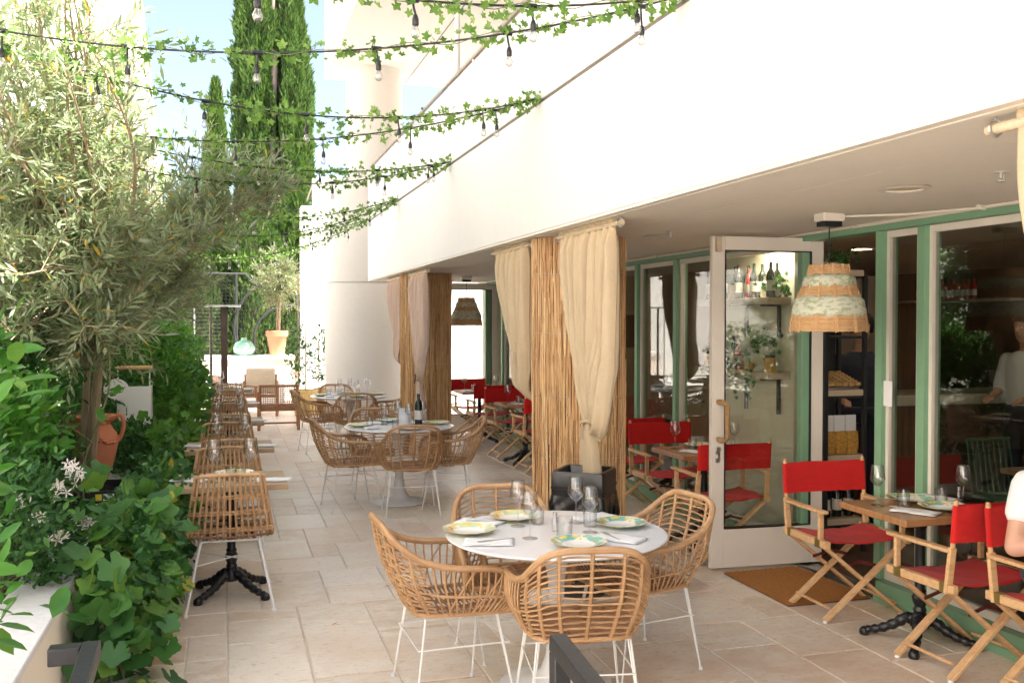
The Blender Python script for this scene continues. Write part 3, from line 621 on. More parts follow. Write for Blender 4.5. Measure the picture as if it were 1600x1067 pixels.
# ================================================================ FURNITURE
def rope_r(pts, r, step=.0045): P = resample(pts, step); return P, [r*(1.0 if i % 2 else .9) for i in range(len(P))]
def armchair():
    t = thing('rattan_armchair', 'x', 'armchair')
    rimh = [(0,-.355,.83),(.12,-.352,.828),(.195,-.335,.80),(.238,-.285,.745),(.262,-.20,.688),(.282,-.08,.652),(.292,.04,.642),(.294,.14,.632),(.290,.215,.60),(.280,.25,.545),(.266,.258,.48),(.25,.245,.43)]
    bash = [(0,-.215,.425),(.09,-.214,.425),(.155,-.205,.425),(.20,-.175,.425),(.222,-.12,.425),(.235,-.04,.425),(.242,.03,.425),(.247,.09,.425),(.25,.14,.425),(.252,.18,.425),(.252,.21,.425),(.25,.24,.425)]
    rim = sm(rimh, 8); bas = sm(bash, 8); K = len(rim)-1
    mir = lambda p: Vector((-p.x, p.y, p.z))
    rimf = [mir(p) for p in reversed(rim)][:-1]+rim; basf = [mir(p) for p in reversed(bas)][:-1]+bas
    P, rr = rope_r(rimf+[Vector((.15,.248,.425)), Vector((-.15,.248,.425)), rimf[0]], .0165)
    m = MB(); m.tube(P, rr, 8); P, rr = rope_r(basf, .011, .006); m.tube(P, rr, 6); m.build('rim', 'rattan', t)
    def SP(u, f):   # u in -1..1 along the shell, f 0 bottom .. 1 rim
        i = abs(u)*K; j = min(K-1, int(i)); q = i-j; a = bas[j].lerp(bas[j+1], q); b = rim[j].lerp(rim[j+1], q)
        p = a.lerp(b, f); bul = .028*math.sin(PI*f); d = Vector((p.x, p.y*1.0, 0)); d = d.normalized()*bul if d.length else d
        p = p+d; return p if u >= 0 else mir(p)
    m = MB(); ub = .37
    for u in (-.31,-.21,-.105,0,.105,.21,.31):
        P, rr = rope_r([SP(u, f) for f in np.linspace(0, 1, 9)], .009, .009); m.tube(P, rr, 6)
    for f in np.linspace(.07, .93, 13):
        wv = .006; m.tube([SP(u, f)+Vector((0, wv*math.sin(u*60+f*40), .003*math.sin(u*23+f*9))) for u in np.linspace(-ub, ub, 31)], .0046, 5)
    m.build('backrest', 'rattan', t)
    for s in (-1, 1):
        m = MB()
        for u in np.linspace(.40, .93, 17): m.tube([SP(s*u, f) for f in np.linspace(0, 1, 7)], .0048, 5)
        P, rr = rope_r([SP(s*u, .42) for u in np.linspace(.37, .97, 14)], .0075, .008); m.tube(P, rr, 6)
        for u0 in (.42,.55): m.tube([SP(s*(u0+.13*f), f) for f in np.linspace(0, 1, 7)], .0045, 5)
        m.build('side_panel', 'rattan', t)
    m = MB()
    for y in np.linspace(-.20, .235, 21):
        xw = .245 if y > -.05 else .245-.11*((-.05-y)/.15)**1.6
        m.tube([(xw*q, y, .43-.022*(1-q*q)) for q in np.linspace(-1, 1, 9)], .0058, 5)
    for x in (-.16,-.055,.055,.16): m.tube([(x, -.20, .418), (x, 0, .402), (x, .235, .418)], .009, 6)
    m.build('seat', 'rattan2', t)
    for sx in (-1, 1):
        for sy in (-1, 1):
            m = MB(); foot = (sx*.245, sy*.235+.01, .006)
            m.tube([(sx*.12, sy*.17, .407), (sx*.2, sy*.17, .407), foot], .0048, 6); m.tube([(sx*.19, sy*.06, .407), (sx*.19, sy*.165, .407), foot], .0048, 6)
            m.cyl((foot[0], foot[1], 0), .011, .012, 10); m.build('leg', 'wire', t)
    m = MB(); q = .215
    m.tube([(-q,-q+.01,.27),(q,-q+.01,.27),(q,q+.01,.27),(-q,q+.01,.27)], .0042, 6, True); m.tube([(-.2,0,.405),(.2,0,.405)], .005, 6); m.build('stretcher', 'wire', t)
    return t
def sidechair():
    t = thing('rattan_side_chair', 'x', 'chair')
    prof = lambda x, s: Vector((x, .22-.44*s if s < 1 else 0, 0))
    # scoop profile: front of seat -> back of seat -> top of back
    pr = sm([(0,.225,.445),(0,.05,.437),(0,-.13,.437),(0,-.205,.47),(0,-.235,.56),(0,-.265,.68),(0,-.29,.79),(0,-.295,.83)], 5)
    Z = [p.z for p in pr]; L = len(pr)
    wid = lambda p: (.245 if p.z < .47 else lerp(.25, .195, min(1, (p.z-.47)/.34)))
    def rimx(s):
        P = [Vector((s*wid(p), p.y+.03*(p.z > .5), p.z+(.0 if p.z > .5 else .01))) for p in pr[:-2]]; return P
    R1 = rimx(1); top = [Vector((.165,-.285,.835)), Vector((0,-.30,.842)), Vector((-.165,-.285,.835))]
    m = MB(); P, rr = rope_r(sm([(.16,.235,.45)], 1) + R1 + top + [Vector((-p.x, p.y, p.z)) for p in reversed(R1)], .0125, .005); m.tube(P, rr, 8)
    P, rr = rope_r([(-.245,.225,.455),(-.15,.24,.447),(.15,.24,.447),(.245,.225,.455)], .012, .006); m.tube(P, rr, 8); m.build('rim', 'rattan', t)
    m = MB(); m2 = MB()
    for q in np.linspace(-.9, .9, 13):
        P = [Vector((q*wid(p), p.y-.018*(1-q*q)*(1 if p.z > .5 else 0), p.z-.012*(1-q*q)*(p.z < .5))) for p in pr]
        k = next(i for i, p in enumerate(pr) if p.z > .462)
        m2.tube(P[:k+1], .0075, 6); m.tube(P[k:], .0078, 6)
    for zz in (.50,.60,.715):
        i = min(range(L), key=lambda i: abs(Z[i]-zz)+(pr[i].y > -.15)); p = pr[i]
        for dz in (-.007,.007): m.tube([(q*wid(p), p.y-.018*(1-q*q)-.012*math.cos(q*13*PI)*.5, p.z+dz) for q in np.linspace(-1, 1, 40)], .0062, 5)
    m.build('backrest', 'rattan', t)
    for y in (-.1,.05,.18): m2.tube([(-.24,y,.437),(0,y,.424),(.24,y,.437)], .009, 6)
    m2.build('seat', 'rattan2', t)
    for sx in (-1, 1):
        for sy in (-1, 1):
            m = MB(); m.tube([(sx*.17, sy*.14, .42), (sx*.255, sy*.25-.0, .008)], .0085, 8); m.cyl((sx*.255, sy*.25, 0), .016, .012, 12); m.build('leg', 'wire', t)
    m = MB(); m.tube([(-.2,-.175,.28),(.2,.175,.28)], .005, 6); m.tube([(-.2,.175,.285),(.2,-.175,.285)], .005, 6); m.tube([(-.17,-.14,.415),(.17,-.14,.415),(.17,.14,.415),(-.17,.14,.415)], .007, 6, True)
    m.build('stretcher', 'wire', t); return t
def director():
    t = thing('director_chair', 'x', 'chair'); bx = .005
    for sx in (-1, 1):
        m = MB(); m.box((sx*.27-.018,-.235,.435),(sx*.27+.018,.235,.478)); m.build('side_rail', 'beech', t, bev=.005)
        m = MB()
        for y in (-.17,.15): m.box((sx*.27-.0195,y-.025,.432),(sx*.27+.0195,y+.025,.4815))
        m.build('hinge_plate', 'brass', t)
        m = MB(); m.bar((sx*.275,-.185,.43),(sx*.275,-.215,.66),.022,.036); m.tube([(sx*.275,-.215,.65),(sx*.275,-.235,.885)], .0125, 10); m.tube([(sx*.275,-.2355,.885),(sx*.275,-.2365,.893)], .010, 10); m.build('back_post', 'beech', t, bev=.003)
        m = MB(); m.box((sx*.28-.024,-.21,.634),(sx*.28+.024,.22,.654)); m.build('armrest', 'beech', t, bev=.007)
        m = MB(); m.bar((sx*.275,.165,.478),(sx*.275,.165,.6335),.022,.03); m.build('arm_support', 'beech', t, bev=.003)
        m = MB(); m.tube([(sx*.225,-.17,.075),(sx*.225,.17,.075)], .009, 8); m.build('stretcher', 'beech', t)
    k = 0
    for sy in (-1, 1):
        for sx in (-1, 1):
            y = sy*.185 + sx*.0125
            m = MB(); m.bar((sx*.265,y,.012),(-sx*.255,y,.435),.021,.045, up=(0,1,0)) ; m.build('leg', 'beech', t, bev=.004)
            m = MB(); m.cyl((sx*.262,y,0),.013,.012,12); m.build('foot_pad', 'paper', t)
    for sy in (-1, 1): m = MB(); m.bar((-.11,sy*.15,.30),(.02,sy*.15,.335),.006,.018); m.bar((.0,sy*.144,.33),(.13,sy*.144,.30),.006,.018); m.build('folding_brace', 'maroon', t)
    m = MB(); m.grid([[(.262*q, y, .476-.028*(1-q*q)+.003*math.sin(q*9+y*20)) for q in np.linspace(-1, 1, 21)] for y in np.linspace(-.20, .20, 12)]); m.build('seat', 'red', t, thick=.004, angle=180)
    def sleeve(m):
        rows = []
        for z in np.linspace(.685, .868, 8):
            yb = -.217-(z-.65)*.085; row = []
            for a in np.linspace(-PI/2, PI/2, 7): row.append((.275+.0155*math.cos(a), yb+.0155*math.sin(a), z))
            # front sweep across, slack in the middle
            full = [(-x, y, z_) for x, y, z_ in reversed(row)]
            mid = [(x, yb-.016-.012*(1-(x/.27)**2)+.0025*math.sin(x*40+z*30), z+.0022*math.sin(x*17)) for x in np.linspace(-.262, .262, 17)]
            back = [(x, yb+.0165-.012*(1-(x/.27)**2)*1.25-.003, z) for x in np.linspace(.262, -.262, 17)]
            rows.append([(-.262, yb-.016, z)]*0 + mid + [p for p in row] + back + [(x, y, z_) for x, y, z_ in [(-r_[0], r_[1], r_[2]) for r_ in reversed(row)]])
        n = len(rows[0]); V = [p for r_ in rows for p in r_]; m.add(V, [(i*n+k, i*n+(k+1) % n, (i+1)*n+(k+1) % n, (i+1)*n+k) for i in range(len(rows)-1) for k in range(n)])
    part(sleeve, 'backrest', 'red', t, angle=70); return t
def lounge():
    t = thing('lounge_chair', 'x', 'lounge chair')
    for sx in (-1, 1):
        m = MB(); m.bar((sx*.31,-.30,.0),(sx*.31,-.28,.62),.035,.05); m.build('leg', 'teak', t, bev=.006)
        m = MB(); m.bar((sx*.31,.36,.0),(sx*.31,.30,.50),.035,.05); m.build('leg', 'teak', t, bev=.006)
        m = MB(); m.bar((sx*.31,-.33,.60),(sx*.31,.34,.515),.045,.025); m.build('armrest', 'teak', t, bev=.006)
    m = MB(); m.bar((-.31,-.35,.72),(.31,-.35,.72),.035,.035); m.bar((-.31,-.25,.33),(.31,-.25,.33),.035,.045); m.bar((-.31,.28,.36),(.31,.28,.36),.035,.045); m.bar((-.29,-.35,.72),(-.29,-.25,.33),.03,.03); m.bar((.29,-.35,.72),(.29,-.25,.33),.03,.03); m.bar((-.31,-.29,.12),(.31,-.29,.12),.02,.03); m.build('frame', 'teak', t, bev=.005)
    m = MB()
    for k in range(17): x = -.27+.54*k/16; m.tube([(x,-.255,.35),(x,-.345,.71)], .005, 5)
    for k in range(12): f = (k+.5)/12; m.tube([(-.28,lerp(-.25,-.35,f),lerp(.34,.71,f)),(.28,lerp(-.25,-.35,f),lerp(.34,.71,f))], .005, 5)
    m.build('woven_back', 'rattan2', t)
    m = MB()
    for k in range(17): x = -.27+.54*k/16; m.tube([(x,-.24,.345),(x,0,.33),(x,.27,.372)], .005, 5)
    for k in range(12): y = -.22+.48*k/11; m.tube([(-.29,y,.345),(.29,y,.345)], .005, 5)
    m.build('seat', 'rattan2', t); return t
# ---- tables
def tulip(loc, label, R0=.53):
    t = thing('round_table', label, 'table', loc, 0, 'round white pedestal tables')
    part(lambda m: m.lathe([(1e-4,.712),(R0-.06,.712),(R0-.006,.728),(R0,.735),(R0-.003,.740),(1e-4,.7402)], 96), 'tabletop', 'marble', t)
    part(lambda m: m.lathe([(1e-4,.02),(.0,.02),(.27,.004),(.275,.008),(.27,.014),(.20,.024),(.12,.045),(.075,.085),(.052,.15),(.040,.26),(.037,.38),(.042,.52),(.06,.62),(.10,.69),(.16,.711)], 64), 'pedestal', 'tulip', t); return t
def bistro(loc, label, sx, sy, topmat, rz=0):
    t = thing('bistro_table', label, 'table', loc, rz, 'rectangular wooden tables on cast iron feet')
    part(lambda m: m.box((-sx/2,-sy/2,.705),(sx/2,sy/2,.74)), 'tabletop', topmat, t, bev=.004)
    part(lambda m: (m.box((-.045,-sy/2+.03,.685),(.045,sy/2-.03,.704)), m.box((-sx/2+.06,-.03,.685),(-.046,.03,.704)), m.box((.046,-.03,.685),(sx/2-.06,.03,.704))), 'top_bracket', 'iron', t)
    part(lambda m: m.lathe([(.0001,.09),(.05,.09),(.055,.12),(.045,.15),(.03,.165),(.036,.18),(.028,.20),(.04,.23),(.043,.25),(.03,.27),(.034,.285),(.026,.30),(.027,.62),(.036,.64),(.045,.665),(.05,.684),(.0001,.6845)], 24), 'column', 'iron', t)
    for k in range(4):
        a = PI/4+k*PI/2; c, s = math.cos(a), math.sin(a)
        m = MB(); P = sm([(.02,0,.13),(.07,0,.125),(.13,0,.085),(.20,0,.05),(.26,0,.035),(.29,0,.022)], 5); n = len(P)
        m.tube([(p.x*c, p.x*s, p.z) for p in P], [lerp(.034,.017,i/(n-1))+.004*math.sin(i*1.9) for i in range(n)], 9)
        m.lathe([(.0001,0),(.024,0),(.030,.012),(.026,.032),(.012,.046),(.0001,.048)], 12, at=(.285*c,.285*s,0))
        m.build('foot', 'iron', t)
    return t
ARM = Kind(armchair()); SIDE = Kind(sidechair()); DIR = Kind(director()); LNG = Kind(lounge())
def face(fr, to): return math.atan2(-(to[0]-fr[0]), to[1]-fr[1])   # rotation so that local +y looks at 'to'
RT = [((1.515,4.33,0), 'nearest of the round tables'), ((1.607,9.2,0), 'middle round table'), ((1.62,13.15,0), 'round table by the cream column')]
tulip(RT[0][0], 'round white pedestal table laid for four in front of the black bin'); tulip(RT[1][0], 'middle round white pedestal table with upright menu card'); tulip(RT[2][0], 'round white pedestal table standing closest to the round cream column')
GA = 'rattan armchairs around the round tables'
A1 = [((1.02,4.44), R(-88), 'rattan armchair in side view, pulled up to the nearest round table by the handrails'),
      ((1.47,3.93), R(-10), 'rattan armchair seen squarely from behind, directly in front of the laid round table'),
      ((2.02,4.53), R(100), 'rattan armchair between the laid round table and the open glass door'),
      ((1.42,4.80), R(176), 'rattan armchair half hidden behind the laid round table, left of the black bin')]
A2 = [((1.12,9.08), R(-84), 'rattan armchair in side view at the middle round table, on the planter side'),
      ((1.62,8.66), R(-5), 'rattan armchair seen from behind at the middle round table'),
      ((2.02,8.92), R(80), 'rattan armchair at the middle round table in front of the red chairs'),
      ((1.47,9.72), R(178), 'rattan armchair on the far side of the middle round table')]
A3 = [((1.20,13.12), R(-82), 'rattan armchair at the round table by the cream column, beside the lounge chair'),
      ((1.62,12.6), R(-4), 'rattan armchair with its back to us at the round table by the cream column'),
      ((2.12,12.9), R(85), 'rattan armchair of the round table by the cream column, partly behind the rear reed column'),
      ((1.52,13.7), R(180), 'rattan armchair tucked behind the round table by the cream column')]
for g in (A1, A2, A3):
    for (x, y), rz, lb in g: ARM.put((x, y, 0), rz, lb, GA)
GS = 'rattan side chairs along the planter'
LT = [6.40, 8.14, 10.2, 12.35, 14.9]; ordn = ['first', 'second', 'third', 'fourth', 'fifth']
for i, y in enumerate(LT):
    bistro((.03,y,0), ['first slim wooden table of the planter row, with two crossed wine glasses', 'second wooden table of the planter row behind the first', 'third wooden table of the planter row', 'fourth wooden table of the planter row', 'last wooden table of the planter row beside the heater'][i], .68, .58, 'graywood')
    SIDE.put((.02+.005*i, y-.19, 0), 0, ['rattan side chair at the first planter table, its slatted back to us', 'second planter table: rattan side chair with its back to us', 'third planter table: rattan side chair with its back to us', 'fourth planter table: rattan side chair with its back to us', 'last planter table: rattan side chair with its back to us'][i], GS)
    if i < 4: SIDE.put((.0,y+.52, 0), PI, ['rattan side chair facing us across the first planter table', 'rattan side chair facing us across the second planter table', 'rattan side chair facing us across the third planter table', 'rattan side chair facing us across the fourth planter table'][i], GS)
GD = 'red director chairs along the storefront'
DT = [(3.62,4.35), (3.60,6.78), (3.55,8.95), (3.55,11.3), (3.55,13.55)]
dl = ['wooden table on an ornate black foot between the two front red chairs', 'wooden table behind the open glass door', 'third wooden table along the storefront, just past the near reed column', 'fourth wooden table along the storefront, seen between the reed columns', 'last wooden table along the storefront near the far glass door']
for (x, y), lb in zip(DT, dl): bistro((x, y, 0), lb, .64, .56, 'tabletop')
DC = [((3.60,4.98),R(178),'red director chair standing beside the doormat, facing the front wooden table'),
      ((3.62,4.03),R(2),'red director chair with its back to the seated diner at the front wooden table'),
      ((3.74,3.47),R(181),'red director chair in which the diner in a white shirt sits'),
      ((3.52,6.38),R(-2),'red director chair seen partly through the open glass door'),
      ((3.62,7.42),R(177),'red director chair right of the near reed column, across the table behind the door'),
      ((3.58,8.28),R(0),'red director chair with its back to us at the third storefront table'),
      ((3.58,9.62),R(180),'red director chair facing us across the third storefront table'),
      ((3.55,10.72),R(3),'red director chair with its back to us at the fourth storefront table'),
      ((3.55,11.92),R(183),'red director chair facing us across the fourth storefront table'),
      ((3.55,12.98),R(0),'red director chair with its back to us at the last storefront table'),
      ((3.55,14.05),R(180),'red director chair facing us across the last storefront table')]
for (x, y), rz, lb in DC: DIR.put((x, y, 0), rz, lb, GD)
LNG.put((.83,16.1,0), R(-3), 'dark wooden lounge chair with woven see-through back at the end of the walkway', 'lounge chairs at the far end')
c = LNG.put((.62,18.6,0), R(176), 'lounge chair with beige back cushion behind the woven one', 'lounge chairs at the far end')
part(lambda m: m.box((-.27,-.33,.38),(.27,-.22,.86)), 'cushion', 'cushion', c, bev=.03)
c = LNG.put((.15,18.9,0), R(-70), 'pale lounge chair with white seat cushion beside the heater', 'lounge chairs at the far end')
part(lambda m: m.box((-.27,-.24,.375),(.27,.28,.46)), 'cushion', 'whitecushion', c, bev=.03)

# ================================================================ TABLEWARE
def wineglass():
    t = thing('wine_glass', 'x', 'wine glass')
    part(lambda m: m.lathe([(.0001,.0035),(.036,.002),(.0365,.003),(.02,.006),(.005,.012),(.0035,.02),(.0035,.095),(.006,.104),(.022,.118),(.0385,.140),(.0405,.150),(.036,.185),(.031,.222),(.0305,.2225),(.0352,.185),(.0395,.150),(.0372,.141),(.02,.121),(.0001,.108)], 28), 'glass', 'wine', t); return t
def tumbler():
    t = thing('water_tumbler', 'x', 'tumbler')
    part(lambda m: m.lathe([(.0001,0),(.030,0),(.032,.004),(.0345,.088),(.0333,.0882),(.0308,.010),(.0001,.008)], 28), 'glass', 'tumbler', t); return t
def plate(mat):
    t = thing('floral_plate', 'x', 'plate'); sc = lambda a, i: 1+(.028*abs(math.cos(a*6)) if i > 2 else 0)
    part(lambda m: m.lathe([(.0001,.002),(.055,.001),(.07,.006),(.10,.016),(.123,.024),(.125,.0265),(.10,.020),(.073,.011),(.06,.007),(.0001,.006)], 72, wob=sc), 'dish', mat, t); return t
def napkin():
    t = thing('napkin', 'x', 'napkin')
    part(lambda m: (m.grid([[(.065*a+.004*math.sin(b*5), .115*b, .0035+.002*abs(math.sin(a*3+b*4))) for a in np.linspace(-1, 1, 9)] for b in np.linspace(-1, 1, 12)]), m.grid([[(.060*a, .112*b, .008+.002*abs(math.sin(a*2+b*3))) for a in np.linspace(-1, 1, 9)] for b in np.linspace(-1, 1, 12)])), 'cloth', 'napkin', t, angle=180, thick=.002); return t
def fork():
    t = thing('fork', 'x', 'fork')
    def f(m):
        m.bar((0,-.095,.011),(0,.02,.012),.007,.0025); m.box((-.010,.02,.0108),(.010,.045,.0132))
        for x in (-.0085,-.0028,.0028,.0085): m.box((x-.0014,.045,.0108),(x+.0014,.088,.013))
    part(f, 'metal', 'steel', t, bev=.0006); return t
def shaker():
    t = thing('spice_bottle', 'x', 'small bottle')
    part(lambda m: m.lathe([(.0001,0),(.014,0),(.016,.004),(.016,.055),(.009,.066),(.009,.075),(.0001,.075)], 18), 'glass', 'tumbler', t)
    part(lambda m: m.cyl((0,0,.0752),.010,.018,14), 'stopper', 'steel', t); return t
def menu():
    t = thing('menu_card', 'x', 'menu card')
    part(lambda m: m.add([(-.055,-.03,0),(.055,-.03,0),(.055,0,.17),(-.055,0,.17),(-.055,.03,0),(.055,.03,0)], [(0,1,2,3),(3,2,5,4)]), 'card', 'paper', t, thick=.0015); return t
WG, TB, PG, PY, NP, FK, SH = Kind(wineglass()), Kind(tumbler()), Kind(plate('plate_green')), Kind(plate('plate_yellow')), Kind(napkin()), Kind(fork()), Kind(shaker())
ZT = .7412
def on(kind, tx, ty, dx, dy, rz, lb, gr, z=ZT, sc=None): return kind.put((tx+dx, ty+dy, z), R(rz), lb, gr, sc)
gG, gT, gP, gN, gF = 'wine glasses set on the tables', 'water tumblers set on the tables', 'floral plates set on the tables', 'white napkins set on the tables', 'forks laid on napkins'
x, y = RT[0][0][:2]; nr = 'the nearest round table'
on(PY, x, y, -.405, .10, 0, 'floral plate at the planter-side edge of '+nr, gP); on(PY, x, y, -.11, .335, 0, 'yellow edged plate behind the tall wine glasses on '+nr, gP)
on(PG, x, y, .345, .03, 0, 'green floral plate on '+nr+' toward the glass door', gP); on(PG, x, y, .0, -.30, 30, 'green floral plate just above the front armchair back on '+nr, gP)
on(NP, x, y, -.37, -.13, 72, 'napkin beside the planter-side plate on '+nr, gN); on(FK, x, y, -.34, -.125, 100, 'fork on the napkin beside the planter-side plate', gF)
on(NP, x, y, -.30, .30, 50, 'napkin beside the yellow edged plate at the back of '+nr, gN); on(FK, x, y, -.28, .30, 70, 'fork on the napkin at the back of '+nr, gF)
on(NP, x, y, .23, -.23, 40, 'napkin with dark tined fork at the front of '+nr, gN); on(FK, x, y, .20, -.19, 5, 'fork on the front napkin of '+nr, gF)
on(NP, x, y, .29, .25, 110, 'napkin behind the green plate by the door side of '+nr, gN)
on(WG, x, y, -.165, -.10, 0, 'tall wine glass standing alone on the planter side of '+nr, gG); on(WG, x, y, -.14, .17, 0, 'tall wine glass near the yellow edged plate on '+nr, gG, sc=1.02)
on(WG, x, y, .16, .16, 0, 'taller of the two overlapping wine glasses on '+nr, gG, sc=1.05); on(WG, x, y, .15, -.06, 0, 'front one of the two overlapping wine glasses on '+nr, gG)
on(TB, x, y, -.03, .20, 0, 'tumbler beside the yellow edged plate on '+nr, gT); on(TB, x, y, -.01, -.14, 0, 'tumbler in the middle of '+nr, gT, sc=1.15); on(TB, x, y, .20, .07, 0, 'tumbler behind the overlapping wine glasses on '+nr, gT)
on(SH, x, y, .0, .02, 0, 'small clear bottle in the middle of '+nr, 'small bottles on the tables')
for k, ((tx, ty, _), nme) in enumerate(RT[1:]):
    nme = ['the middle round table', 'the round table by the cream column'][k]
    q = [('planter side', -.38, .02), ('far side', -.05, .38), ('storefront side', .38, .02), ('near side', .03, -.38)]
    for j, (w_, dx, dy) in enumerate(q):
        on(PG if j % 2 else PY, tx, ty, dx, dy, 0, f'floral plate on the {w_} of {nme}', gP); on(NP, tx, ty, dx*.75-dy*.42, dy*.75+dx*.42, 40*j, f'napkin on the {w_} of {nme}', gN)
        on(WG, tx, ty, dx*.5+.06, dy*.5+.07, 0, f'wine glass on the {w_} of {nme}', gG); on(TB, tx, ty, dx*.52-.09, dy*.5-.03, 0, f'tumbler on the {w_} of {nme}', gT)
mn = menu(); mn.location = (RT[1][0][0]+.05, RT[1][0][1]-.02, ZT); mn['label'] = 'white upright menu card on the middle round table'
t = thing('wine_bottle', 'dark green wine bottle standing on the middle round table', 'bottle', (RT[1][0][0]+.20, RT[1][0][1]+.05, ZT))
part(lambda m: m.lathe([(.0001,0),(.037,0),(.038,.01),(.038,.19),(.03,.225),(.015,.245),(.014,.30),(.0001,.30)], 24), 'glass', 'bottle_black', t); part(lambda m: m.lathe([(.0386,.05),(.0386,.14)], 24), 'label_band', 'label', t)
for i, ty in enumerate(LT):
    nme = ['the first planter table', 'the second planter table', 'the third planter table', 'the fourth planter table', 'the last planter table'][i]; tx = .03
    on(NP, tx, ty, .255, -.14, 85, f'napkin at the walkway edge of {nme}', gN); on(NP, tx, ty, -.25, -.02, 60, f'napkin at the planter edge of {nme}', gN)
    on(PY, tx, ty, .02, .12, 0, f'plate on {nme}', gP); on(WG, tx, ty, -.10, -.12, 0, f'wine glass on the planter half of {nme}', gG, sc=1.22); on(WG, tx, ty, .12, -.10, 0, f'wine glass on the walkway half of {nme}', gG, sc=1.22)
    on(TB, tx, ty, .0, -.05, 0, f'tumbler between the wine glasses on {nme}', gT); on(TB, tx, ty, .055, -.16, 0, f'second tumbler close to the chair on {nme}', gT)
for i, (tx, ty) in enumerate(DT):
    nme = ['the front wooden table', 'the wooden table behind the open door', 'the third storefront table', 'the fourth storefront table', 'the last storefront table'][i]
    on(PG, tx, ty, .06, -.10, 0, f'green floral plate on the near half of {nme}', gP); on(PG, tx, ty, .05, .15, 0, f'green floral plate on the far half of {nme}', gP)
    on(NP, tx, ty, -.13, -.12, 30, f'napkin on the near half of {nme}', gN); on(NP, tx, ty, .25, .17, 20, f'napkin against the window on {nme}', gN); on(FK, tx, ty, -.15, -.06, 20, f'fork on the near napkin of {nme}', gF)
    on(WG, tx, ty, -.20, .10, 0, f'wine glass on the outer edge of {nme}', gG); on(WG, tx, ty, .245, -.04, 0, f'wine glass on the window side of {nme}', gG)
    on(TB, tx, ty, -.08, .04, 0, f'tumbler on the outer half of {nme}', gT); on(TB, tx, ty, .16, .03, 0, f'tumbler on the window half of {nme}', gT)
    on(SH, tx, ty, .27, .02, 0, f'small clear bottle against the window on {nme}', 'small bottles on the tables')

# ================================================================ PLANTING
def olive_tree(label, base, targets, nl, ntw, leafn, size, mat='olive', name='olive_tree', tr=.03, cat='tree', twl=.42, group=None):
    t = thing(name, label, cat, base, 0, group); b = Vector(base); mb = MB(); pos = []; dr = []; nr = []; sz = []
    forks = []
    for k in range(3):
        f = Vector((RG.uniform(-.05,.12)+.05*k, -.12-.1*k, .95+.14*k)); P = sm([(0.02*k,0,0),(f.x*.35+.02*k,f.y*.4,f.z*.45),f], 5); mb.tube(P, [tr*(1-.45*i/(len(P)-1)) for i in range(len(P))], 8); forks.append(f)
    for i in range(nl):
        c, r = targets[RG.integers(len(targets))]; u = RG.normal(0, 1, 3); u /= np.linalg.norm(u); u[2] = u[2]*.85+.1
        tip = Vector(c)-b + Vector(u*np.array(r)*RG.uniform(.6, 1)); f = forks[i % 3]
        mid = f.lerp(tip, .5)+Vector((RG.normal(0,.08), RG.normal(0,.08), .22)); P = sm([f, mid, tip], 8); n = len(P)
        mb.tube(P, [tr*.45*(1-.85*j/(n-1)) for j in range(n)], 5)
        for q in range(ntw):
            j = int(RG.uniform(.3, 1)*(n-1)); o = P[j]; d = Vector(RG.normal(0, 1, 3)); d.z = d.z*.6+.35; d = (d.normalized()+(tip-f).normalized()*.7).normalized()
            L = RG.uniform(.5, 1.1)*twl; e = o+d*L+Vector((0, 0, -.09*L)); T = sm([o, o.lerp(e, .5)+Vector((0, 0, .05*L)), e], 5)
            mb.tube(T, [.0035*(1-.7*a/(len(T)-1)) for a in range(len(T))], 4)
            dd = np.array((e-o).normalized())
            for a in range(leafn):
                f_ = (a//2+.8)/(leafn/2+.3); p = np.array(o.lerp(e, f_)); s = RG.normal(0, 1, 3); s -= dd*s.dot(dd); s /= np.linalg.norm(s)+1e-6
                if a % 2: s = -s_; 
                s_ = s
                pos.append(p); dr.append(dd*.75+s*.8+np.array([0,0,.1])); nr.append(np.array([-.1,-.2,1])+RG.normal(0,.5,3)); sz.append(size*RG.uniform(.6,1.2))
    mb.build('trunk', 'bark', t); V, F = leaves(T_OLIVE, pos, dr, nr, sz); tri_mesh('crown', V, F, mat, t); return t
olive_tree('large grey green olive tree with some yellow leaves leaning from the planter', (-1.02,7.7,.45),
           [((-1.05,7.2,2.9),(.75,1.3,1.2)),((-1.0,6.0,2.7),(.55,1.0,1.2)),((-.55,7.6,2.5),(.55,.9,.75)),((-1.5,7.0,3.0),(.6,1.2,1.3)),((-1.1,6.6,3.7),(.7,1.1,.6)),((-.95,6.6,1.9),(.5,1.0,.6)),((-1.5,6.2,2.4),(.5,.9,.9)),((-1.0,5.4,3.3),(.45,.6,.8)),((-1.25,6.8,1.6),(.55,.8,.4))], 96, 17, 17, .105, tr=.04)
olive_tree('second olive tree arching over the walkway in front of the cypresses', (-1.15,9.6,.45), [((-.35,9.0,3.0),(.75,.7,.5)),((-.7,9.3,2.2),(.5,.9,.8)),((-1.4,9.6,2.6),(.7,.9,1.2)),((.15,8.6,2.85),(.45,.5,.3))], 62, 15, 18, .10, tr=.03)
olive_tree('young silvery olive tree behind the planting near the heater', (-.95,14.2,.45), [((-.75,13.9,1.9),(.55,.7,.6)),((-.55,14.0,2.3),(.4,.5,.4))], 26, 12, 14, .09, 'silver', tr=.02)
